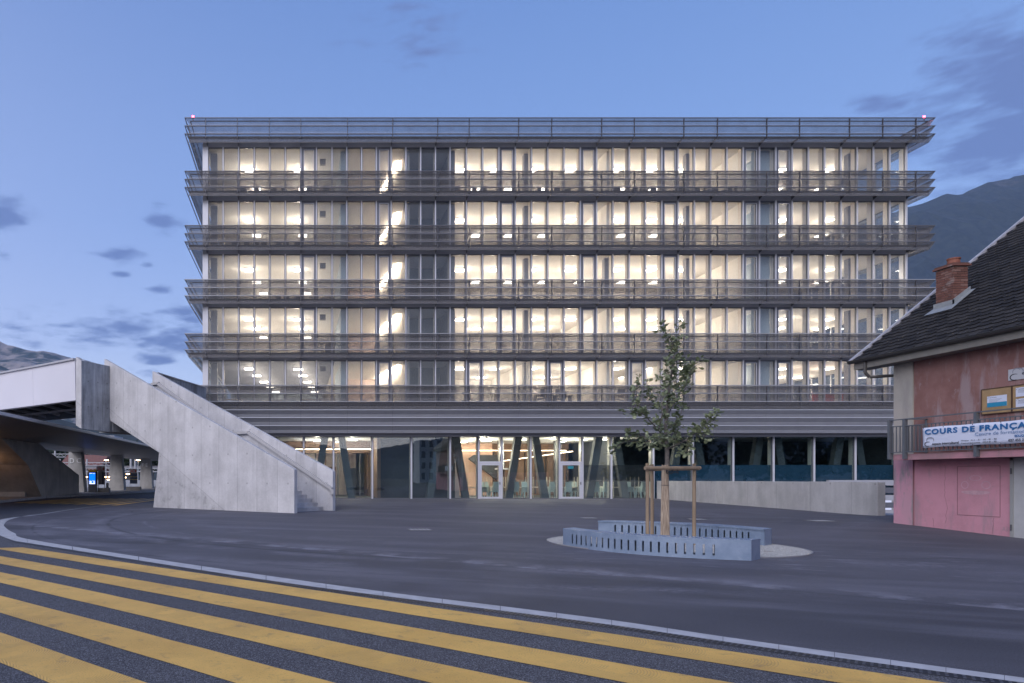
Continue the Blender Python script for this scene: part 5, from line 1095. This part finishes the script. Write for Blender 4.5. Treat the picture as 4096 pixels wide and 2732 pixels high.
def bench(name, a0, a1, am, sgn, label, slot_out, slot_in):
    H, W = .35, .40
    def off(a): u = (a-am)/((a1-a0)/2); return 1.71+.57*(1-u*u)
    def pt(a, d_, z): o_ = off(a)-d_; v = PC+PA*a+PP*(sgn*o_); return (v.x, v.y, z)
    t = empty(name, pt((a0+a1)/2, .2, 0), label, 'bench'); Ns = 104
    def da(i): return a0+(a1-a0)*i/Ns
    def shell(d0, d1, slots, nm):
        b = MB(); i = 0
        for i in range(Ns):
            p, q = da(i), da(i+1)
            def blk(z0, z1): b.hexa([pt(p, d0, z0), pt(q, d0, z0), pt(q, d1, z0), pt(p, d1, z0), pt(p, d0, z1), pt(q, d0, z1), pt(q, d1, z1), pt(p, d1, z1)])
            if slots and slots(i): blk(.0, .065); blk(.255, H-.03)
            else: blk(0, H-.03)
        b.build(nm, M_galv, t)
    shell(0, .008, slot_out, 'outer_plate'); shell(W-.008, W, slot_in, 'inner_plate')
    b = MB()
    for i in range(Ns): p, q = da(i), da(i+1); b.hexa([pt(p, -.002, H-.03), pt(q, -.002, H-.03), pt(q, W+.03, H-.03), pt(p, W+.03, H-.03), pt(p, -.002, H), pt(q, -.002, H), pt(q, W+.03, H), pt(p, W+.03, H)])
    b.build('seat_top', M_galv, t)
    for a_, nm in ((a0, 'end_plate'), (a1, 'end_plate')):
        s_ = .008 if a_ == a0 else -.008; b = MB(); b.hexa([pt(a_, 0, 0), pt(a_+s_, 0, 0), pt(a_+s_, W, 0), pt(a_, W, 0), pt(a_, 0, H-.031), pt(a_+s_, 0, H-.031), pt(a_+s_, W, H-.031), pt(a_, W, H-.031)]); b.build(nm, M_galv, t)
sl_o = lambda i: 9 <= i <= 89 and i % 4 == 1
bench('curved_bench', -1.30, 2.15, .42, -1, 'curved blue grey metal bench with upright slots, nearer one of the pair', sl_o, lambda i: 9 <= i <= 89 and i % 4 == 1)
bench('curved_bench', -2.15, 1.39, -.38, 1, 'curved blue grey metal bench behind the tree, showing its slotted inner side', None, lambda i: 6 <= i <= 96 and i % 4 == 1)

# ================================================================ YOUNG TREE
TY = 14.3
def T(px, py, dy=0.0): y = TY+dy; return Vector(((px-X0)/F_*y, y, EYE+(Y0-py)/F_*y))
def t3(x, y, dy=0.0): return T(2150+x/1.493, 1250+y/1.493, dy)
M_barkd = mat('young_bark', (.13, .115, .105), .85, noise_amt=.3, nscale=25, bump=.5)
def cu_wrap(m, t, p):
    n = NT(t); a = n.noise(60, 4, .6, stretch=(1, 1, .06)); col = n.mix(n.rng(a, .35, .65), (.24, .18, .13), (.50, .40, .31)); n.link(col, p.inputs['Base Color']); n.bump(a, p, 1, .01)
M_wrap = mat('reed_wrap', (.5, .36, .25), .85, custom=cu_wrap)
M_post = mat('round_timber', (.25, .185, .125), .75, noise_amt=.22, nscale=14, stretch=(1, 1, .15), bump=.3, bscale=40)
tr = empty('young_tree', (7.7, TY, .01), 'slender young tree with sparse lobed leaves and reed wrapped trunk', 'tree')
b = MB(); b.path([(7.70, TY, .0), (7.70, TY, .4), (7.705, TY, 1.0), (7.70, TY, 1.66)], [.085, .078, .074, .055], 12); b.build('trunk_wrap', M_wrap, tr)
wr = MB(); rr = random.Random(5)
for i in range(46):
    a = 2*math.pi*i/46; r0, r1 = .086, .058; h0 = rr.uniform(0, .05); h1 = 1.66+rr.uniform(-.02, .02); wr.tube((7.7+r0*math.cos(a), TY+r0*math.sin(a), h0), (7.7+r1*math.cos(a), TY+r1*math.sin(a), h1), .0055, n=4)
wr.build('reed_strands', M_wrap, tr, kind='stuff')
b = MB()
for z, r_ in ((.18, .092), (1.25, .077), (1.55, .068)):
    for i in range(16): a0, a1 = 2*math.pi*i/16, 2*math.pi*(i+1)/16; b.tube((7.7+r_*math.cos(a0), TY+r_*math.sin(a0), z), (7.7+r_*math.cos(a1), TY+r_*math.sin(a1), z), .005, n=4)
b.build('tie_wire', M_rail, tr)
limbs = [
 ([(775, 920, 0), (775, 830, 0), (768, 740, .02), (770, 640, .0), (778, 540, -.05), (790, 430, 0), (806, 330, .03), (812, 260, 0), (806, 215, 0), (800, 170, 0), (770, 125, 0), (748, 98, 0)], .050, .005),
 ([(806, 215, 0), (830, 160, .05), (850, 110, .05), (862, 68, .05)], .010, .003),
 ([(772, 640, 0), (800, 570, .2), (850, 480, .25), (895, 400, .2), (930, 330, .2), (985, 298, .2)], .018, .004),
 ([(895, 400, .2), (905, 330, .3), (880, 290, .3)], .009, .003),
 ([(768, 760, 0), (720, 700, -.2), (680, 655, -.3), (640, 610, -.35), (610, 560, -.3), (592, 480, -.3), (595, 405, -.3)], .020, .004),
 ([(640, 610, -.35), (590, 600, -.4), (555, 590, -.4)], .008, .003),
 ([(720, 700, -.2), (745, 610, -.3), (740, 520, -.3), (755, 440, -.2), (738, 395, -.2)], .015, .003),
 ([(775, 810, 0), (730, 770, .2), (660, 745, .35), (600, 735, .4), (545, 720, .4)], .015, .003),
 ([(730, 770, .2), (680, 790, .25), (620, 790, .3)], .009, .003),
 ([(600, 770, .3), (520, 775, .3), (462, 815, .3)], .006, .002),
 ([(778, 815, 0), (830, 790, -.3), (890, 760, -.45), (950, 715, -.5), (1000, 680, -.5), (1060, 640, -.5)], .017, .003),
 ([(1000, 680, -.5), (1015, 640, -.5), (1055, 608, -.5)], .007, .003),
 ([(890, 760, -.45), (900, 800, -.5), (895, 830, -.5)], .007, .003),
 ([(950, 715, -.5), (990, 735, -.5), (1015, 725, -.5)], .006, .003),
 ([(772, 700, 0), (820, 660, .3), (850, 620, .4), (862, 560, .4)], .012, .003),
 ([(770, 660, 0), (760, 600, .35), (710, 540, .5), (670, 500, .5), (650, 450, .5)], .012, .003),
 ([(778, 540, 0), (830, 520, -.3), (870, 470, -.35), (890, 430, -.3)], .010, .003),
 ([(790, 430, 0), (830, 400, .2), (860, 350, .2), (850, 290, .2)], .008, .003),
 ([(800, 380, 0), (770, 350, -.15), (775, 300, -.15)], .006, .003),
 ([(770, 790, 0), (800, 760, .5), (830, 720, .6), (820, 690, .6)], .009, .003),
 ([(765, 730, 0), (700, 760, -.5), (650, 770, -.6)], .010, .003)]
nodes = []; rr = random.Random(12)
for pts, r0, r1 in limbs:
    w_ = [t3(*p) for p in pts]; w2 = catmull(w_, 4); n_ = len(w2)
    for i in range(1, n_-1): w2[i] = w2[i]+Vector((rr.uniform(-.008, .008), rr.uniform(-.008, .008), rr.uniform(-.006, .006)))
    rs = [r0+(r1-r0)*(i/(n_-1))**.7 for i in range(n_)]; b = MB(); b.path(w2, rs, 7)
    b.build('trunk' if r0 > .04 else 'branch', M_barkd, tr, smooth=True)
    for i, p in enumerate(w2):
        if rs[i] < .017 or (i/(n_-1) > .35): nodes.append((p, (w2[min(i+1, n_-1)]-w2[max(i-1, 0)]).normalized(), rs[i], i/(n_-1)))
# leaf meshes: lobed outline folded along the midrib
def leaf_geo(s, rng_):
    out_ = [(0, 0), (.10, .12), (.20, .10), (.27, .30), (.40, .24), (.50, .40), (.64, .28), (.76, .34), (.88, .16), (1.0, .02)]
    vs = []; 
    for x, y in out_: vs.append((x*s, y*s, .12*s*math.sin(x*2.6)-.25*y*s))
    for x, y in out_[1:-1]: vs.append((x*s, -y*s, .12*s*math.sin(x*2.6)-.25*y*s))
    mid = [(x*s, 0, .12*s*math.sin(x*2.6)) for x, _ in out_]
    V_ = mid+[vs[i] for i in range(1, 9)]+vs[10:]
    n = len(out_); fs = []
    up = lambda i: n+i-1; dn = lambda i: n+8+i-1
    for i in range(n-1):
        a = [i, i+1]; 
        u = ([up(i+1)] if i+1 < n-1 else [])+([up(i)] if i > 0 else []); d_ = ([dn(i+1)] if i+1 < n-1 else [])+([dn(i)] if i > 0 else [])
        fs.append(tuple(a+u)); fs.append(tuple((a+d_)[::-1]))
    return [Vector(v) for v in V_], [f for f in fs if len(f) > 2]
def cu_leaf(m, t, p):
    n = NT(t); oi = n.new('ShaderNodeObjectInfo'); a = n.noise(5.0, 3, .6); f_ = n.math('ADD', n.math('MULTIPLY', oi.outputs['Random'], .35), n.rng(a, .3, .7, 0, .65)); col = n.mix(f_, (.13, .165, .09), (.33, .36, .22)); n.link(col, p.inputs['Base Color'])
    tl = n.new('ShaderNodeBsdfTranslucent'); n.link(n.mix(.5, col, (.16, .22, .07)), tl.inputs[0]); mx = n.new('ShaderNodeMixShader'); mx.inputs[0].default_value = .25; o_ = [x for x in t.nodes if x.type == 'OUTPUT_MATERIAL'][0]; n.link(p.outputs[0], mx.inputs[1]); n.link(tl.outputs[0], mx.inputs[2]); n.link(mx.outputs[0], o_.inputs[0])
M_leaf = mat('oak_like_leaf', (.07, .10, .05), .55, custom=cu_leaf)
lv, lf = leaf_geo(1.0, rr)
lb = MB(); lb.add(lv, lf); leaf0 = None; big = MB(); cnt = 0
from mathutils import Matrix
twg = MB(); placed = []
for p, dd, r_, f_ in nodes:
    for k in range(rr.choice((1, 2, 2, 3))):
        dv = (dd*.6+Vector((rr.gauss(0, .7), rr.gauss(0, .7), rr.gauss(.15, .6)))).normalized(); ln = rr.uniform(.05, .20); q = p+dv*ln; twg.tube(p, q, .0025, .0012, 3, cap=False)
        for j in range(rr.choice((3, 4, 5))):
            c_ = p+dv*ln*rr.uniform(.45, 1.05); ld = (dv+Vector((rr.gauss(0, .8), rr.gauss(0, .8), rr.gauss(-.05, .55)))).normalized(); s = rr.uniform(.055, .105); up = Vector((rr.gauss(0, .5), rr.gauss(0, .5), 1)).normalized()
            sd = up.cross(ld).normalized(); nn_ = ld.cross(sd); M = Matrix((ld*s, sd*s, nn_*s)).transposed().to_4x4(); M.translation = c_; placed.append(M)
twg.build('twigs', M_barkd, tr, kind='stuff')
placed.sort(key=lambda M: M.translation.y); OT = ORI[tr.name]
for i, M in enumerate(placed):
    if i < 290:
        M2 = M.copy(); M2.translation = M.translation-OT
        if leaf0 is None: leaf0 = lb.build('leaf', M_leaf, tr, loc=(0, 0, 0)); o = leaf0
        else: o = leaf0.copy(); C.objects.link(o)
        o.matrix_local = M2
    else: big.add([M @ v for v in lv], lf)
big.build('foliage', M_leaf, tr, kind='stuff')
# stakes and crossbars around the tree
sf = empty('tree_stakes', (7.7, TY, 0), 'three round timber stakes joined by crossbars holding the young tree', 'tree support')
pa1, pb1, pc1 = (7.126, 13.9), (7.74, 14.9), (8.25, 14.2)
for (x, y) in (pa1, pb1, pc1): b = MB(); b.tube((x, y, 0), (x, y, 1.70), .037, .034, 12); b.build('stake', M_post, sf)
for (p, q, zz) in ((pa1, pc1, 1.60), (pa1, pb1, 1.585), (pb1, pc1, 1.59)):
    dxy = Vector((q[0]-p[0], q[1]-p[1], 0)).normalized()*.10; b = MB(); off_ = Vector((0, -.07 if zz == 1.60 else 0, 0)); b.tube(Vector((*p, zz))-dxy+off_, Vector((*q, zz+.01))+dxy+off_, .038, .038, 12); b.build('crossbar', M_post, sf)
b = MB()
for i in range(18): a0, a1 = 2*math.pi*i/18, 2*math.pi*(i+1)/18; [b.tube((7.75+.11*math.cos(a0), 14.12+.13*math.sin(a0), z+.02*math.sin(3*a0)), (7.75+.11*math.cos(a1), 14.12+.13*math.sin(a1), z+.02*math.sin(3*a1)), .007, n=5) for z in (1.50, 1.53, 1.56)]
b.build('binding_rope', M_rope, sf)

# ================================================================ FURNITURE
def chair_proto(x, y, z, label, group, m, rz=0):
    t = empty('office_chair', (x, y, z), label, 'chair', group, rz=rz); o_ = lambda b, nm, mm=m: b.build(nm, mm, t, loc=(0, 0, 0), bevel=0)
    o_(MB().box(-.23, .23, -.22, .22, .43, .50), 'seat'); b = MB(); b.hexa([(-.21, -.25, .55), (.21, -.25, .55), (.21, -.21, .55), (-.21, -.21, .55), (-.19, -.33, .93), (.19, -.33, .93), (.19, -.29, .93), (-.19, -.29, .93)]); b.box(-.03, .03, -.27, -.23, .45, .56); o_(b, 'backrest')
    b = MB(); b.tube((0, 0, .08), (0, 0, .43), .03); [b.tube((0, 0, .09), (.27*math.cos(a), .27*math.sin(a), .04), .02, n=5) for a in (0, 1.26, 2.51, 3.77, 5.03)]; o_(b, 'base', M_rail)
    b = MB(); [b.beam((s*.25, -.15, .66), (s*.25, .12, .66), .04, .03) for s in (-1, 1)]; [b.beam((s*.25, -.1, .46), (s*.25, -.1, .66), .03, .03) for s in (-1, 1)]; o_(b, 'armrest')
    return t
cp = None; Yc = FY+1.0
top_px = (972, 1034, 1105, 1140, 1237, 1305, 1835, 1888, 1937, 2146, 2228, 2283, 2330, 2470, 2527, 2560, 2613, 2657, 2720, 2785, 2815, 2858, 2912, 2935)
for k, px in enumerate(top_px):
    lab = 'dark office chair at the top floor windows, %s from the left' % ORD[min(k+1, 20)]; x = fx(px, Yc)
    if k >= 20: lab = 'dark office chair at the top floor windows, %s from the right' % ORD[24-k]
    if cp is None: cp = chair_proto(x, Yc, walks[4], lab, 'dark chairs at the top floor windows', M_chair, rz=.2)
    else: copy_tree(cp, (x, Yc+random.uniform(-.1, .3), walks[4]), random.uniform(-.7, .7), lab, 'dark chairs at the top floor windows')
for k, px in enumerate((940, 983, 1022, 1060, 1110, 1150, 1190)): copy_tree(cp, (fx(px, FY+1.3), FY+1.3, walks[3]-.1), random.uniform(-.4, .4), 'dark office chair at the fourth floor left windows, %s from the left' % ORD[k+1], 'dark chairs at the fourth floor left windows')
for k, px in enumerate((1112, 1151, 1192)): copy_tree(cp, (fx(px, FY+2.0), FY+2.0, walks[2]-.1), random.uniform(-.3, .3), 'dark office chair at the third floor left windows, %s from the left' % ORD[k+1], 'dark chairs at the third floor left windows')
def desk(x, y, z, w, label, monitor=True):
    t = empty('desk', (x, y, z), label, 'desk', 'desks on the first floor'); MB().box(-w/2, w/2, -.35, .35, .72, .75).build('desktop', M_tabl, t, loc=(0, 0, 0))
    for s in (-1, 1):
        b = MB(); b.box(s*(w/2-.06)-.03, s*(w/2-.06)+.03, -.3, .3, 0, .72); b.build('leg', M_rail, t, loc=(0, 0, 0))
    if monitor: b = MB(); b.box(-.28, .28, .1, .13, .88, 1.22); b.box(-.04, .04, .1, .13, .75, .88); m_ = b.build('computer_screen', M_chair, t, loc=(0, 0, 0))
for k, (px, yy) in enumerate(((2180, 1.6), (2240, 1.8), (2490, 1.7), (2590, 1.9), (1240, 4), (930, 4), (1090, 5))): desk(fx(px, FY+yy), FY+yy, walks[0], 1.5, 'office desk behind the first floor glazing, %s from the left' % ORD[sorted((2180, 2240, 2490, 2590, 1240, 930, 1090)).index(px)+1], px > 2000)
for k, (px, yy) in enumerate(((2140, 2.6), (2215, 2.6), (2520, 2.5))): copy_tree(cp, (fx(px, FY+yy), FY+yy-1.4, walks[0]), .4*k, 'dark office chair at a first floor desk, %s from the left' % ORD[k+1], 'dark chairs at the first floor desks')
for k, (px, yy, w, h) in enumerate(((2085, 4.5, 1.2, 1.9), (2640, 5, 2.4, 1.2), (2020, 7, 1.6, 1.9))):
    x = fx(px, FY+yy); t = empty('cabinet', (x, FY+yy, walks[0]), 'white office cabinet on the first floor, %s' % ('tall one beside a partition', 'wide low one at the back', 'tall one in the left room')[k], 'cabinet')
    MB().box(x-w/2, x+w/2, FY+yy, FY+yy+.5, walks[0], walks[0]+h).build('carcass', M_wallw, t); MB().box(x-.01, x+.01, FY+yy-.006, FY+yy-.001, walks[0]+.1, walks[0]+h-.1).build('door_joint', M_colu, t)
for k, px in enumerate((3258, 3305, 3375)):
    x = fx(px, FY+2.2); t = empty('red_armchair', (x, FY+2.2, walks[0]), 'bright red armchair in the first floor corner room, %s from the left' % ORD[k+1], 'armchair', 'red armchairs in the corner room'); z = walks[0]
    MB().box(x-.4, x+.4, FY+1.9, FY+2.6, z, z+.42).build('seat', M_red, t); MB().box(x-.4, x+.4, FY+1.75, FY+1.9, z, z+.85).build('backrest', M_red, t); MB().box(x+.4, x+.5, FY+1.8, FY+2.6, z, z+.6).build('armrest', M_red, t)
# dining room: tables carrying upturned tables, stacked shell chairs
def table(x, y, z, label, up=False):
    t = empty('dining_table', (x, y, z), label, 'table', 'upturned tables in the dining room' if up else 'dining room tables'); w, d_ = 1.3, .7
    zt = (.0, .03) if up else (.71, .74); MB().box(-w/2, w/2, -d_/2, d_/2, *zt).build('tabletop', M_tabl, t, loc=(0, 0, 0))
    for sx_ in (-1, 1):
        for sy_ in (-1, 1): x_, y_ = sx_*(w/2-.06), sy_*(d_/2-.06); MB().box(x_-.025, x_+.025, y_-.025, y_+.025, .03 if up else 0, .74 if up else .71).build('leg', M_tabl, t, loc=(0, 0, 0))
    return t
def shell_chair(x, y, z, label, rz):
    t = empty('shell_chair', (x, y, z), label, 'chair', 'stacked grey green chairs', rz=rz); b = MB(); b.hexa([(-.22, -.2, .43), (.22, -.2, .43), (.22, .2, .45), (-.22, .2, .45), (-.22, -.2, .46), (.22, -.2, .46), (.22, .2, .48), (-.22, .2, .48)]); b.build('seat', M_green, t, loc=(0, 0, 0))
    b = MB(); b.hexa([(-.21, -.21, .46), (.21, -.21, .46), (.21, -.18, .46), (-.21, -.18, .46), (-.20, -.32, .84), (.20, -.32, .84), (.20, -.29, .84), (-.20, -.29, .84)]); b.build('backrest', M_green, t, loc=(0, 0, 0))
    for s in (-1, 1):
        for v in (-1, 1): b = MB(); b.beam((s*.19, v*.17, .43), (s*.23, v*.24, 0), .04, .03); b.build('leg', M_green, t, loc=(0, 0, 0))
    return t
tb = tu = scp = None; zones = [1900, 1985, 2075, 2160, 2270, 2390, 2480, 2580]
for k, px in enumerate(zones):
    yy = FY+1.9+(k % 2)*.9; x = fx(px, yy); l1 = 'dining table carrying an upturned table behind the glass, %s from the left' % ORD[k+1]; l2 = 'upturned pale table with legs in the air, %s from the left in the dining room' % ORD[k+1]
    if tb is None: tb = table(x, yy, 0, l1); tu = table(x, yy, .745, l2, True)
    else: copy_tree(tb, (x, yy, 0), 0, l1); copy_tree(tu, (x, yy, .745), 0, l2)
for k, px in enumerate((2690, 2720, 2850, 2985)): yy = FY+1.8; x = fx(px, yy); copy_tree(tb, (x, yy, 0), 0, 'dining table in the unlit room behind the ramp wall, %s from the left' % ORD[k+1]); copy_tree(tu, (x, yy, .745), 0, 'upturned table in the unlit room behind the ramp wall, %s from the left' % ORD[k+1])
for k, (px, yy) in enumerate(((1940, 1.5), (1978, 1.3), (2058, 1.6), (2105, 1.2), (2200, 1.4), (2272, 1.0), (2306, 1.9), (2378, 1.3), (2420, 1.6), (2520, 1.2), (2565, 1.3), (2600, 1.8))):
    x = fx(px, FY+yy); rz = random.uniform(-.5, .5)+(math.pi if k % 3 == 0 else 0)
    for j in range(5):
        lab = 'grey green chair, %s up in the %s dining room stack from the left' % (ORD[j+1], ORD[k+1])
        if scp is None: scp = shell_chair(x, FY+yy, 0, lab, rz)
        else: copy_tree(scp, (x-.02*j*math.sin(rz), FY+yy+.02*j, j*.075), rz, lab)
t = empty('ladder', (fx(2252), FY+.9, 0), 'tall dark ladder leaning inside the ground floor beside the right glass door', 'ladder')
for s in (0, .35): b = MB(); b.beam((fx(2250)+s, FY+.6, .1), (fx(2258)+s, FY+1.4, 4.1), .04, .05); b.build('stile', M_rail, t)
for k in range(12): f_ = (k+1)/13; b = MB(); b.beam((fx(2250)+8/59*f_, FY+.6+.8*f_, .1+4*f_), (fx(2250)+.35+8/59*f_, FY+.6+.8*f_, .1+4*f_), .03, .03); b.build('rung', M_rail, t)
t = empty('range_hood', (fx(2020, FY+6), FY+6, 2.1), 'pale metal hood hanging in the dining room', 'hood'); MB().box(fx(1985, FY+6), fx(2040, FY+6), FY+5.8, FY+6.4, 2.05, 2.14).build('hood_plate', M_alu, t); MB().box(fx(2010, FY+6), fx(2016, FY+6), FY+6, FY+6.1, 2.14, ZG).build('hood_duct', M_alu, t)

# ================================================================ EVENING AIR
hz = bpy.data.materials.new('evening_haze'); hz.use_nodes = True; t_ = hz.node_tree; t_.nodes.clear()
ho = t_.nodes.new('ShaderNodeOutputMaterial'); pv_ = t_.nodes.new('ShaderNodeVolumePrincipled'); pv_.inputs['Color'].default_value = (.36, .56, 1.0, 1); pv_.inputs['Density'].default_value = .00006; pv_.inputs['Anisotropy'].default_value = 0
t_.links.new(pv_.outputs[0], ho.inputs['Volume'])
MB().box(-5750, 5750, -5750, 5750, -12, 1950).build('haze', hz, kind='stuff', label='thin blue evening air between the square and the mountains')
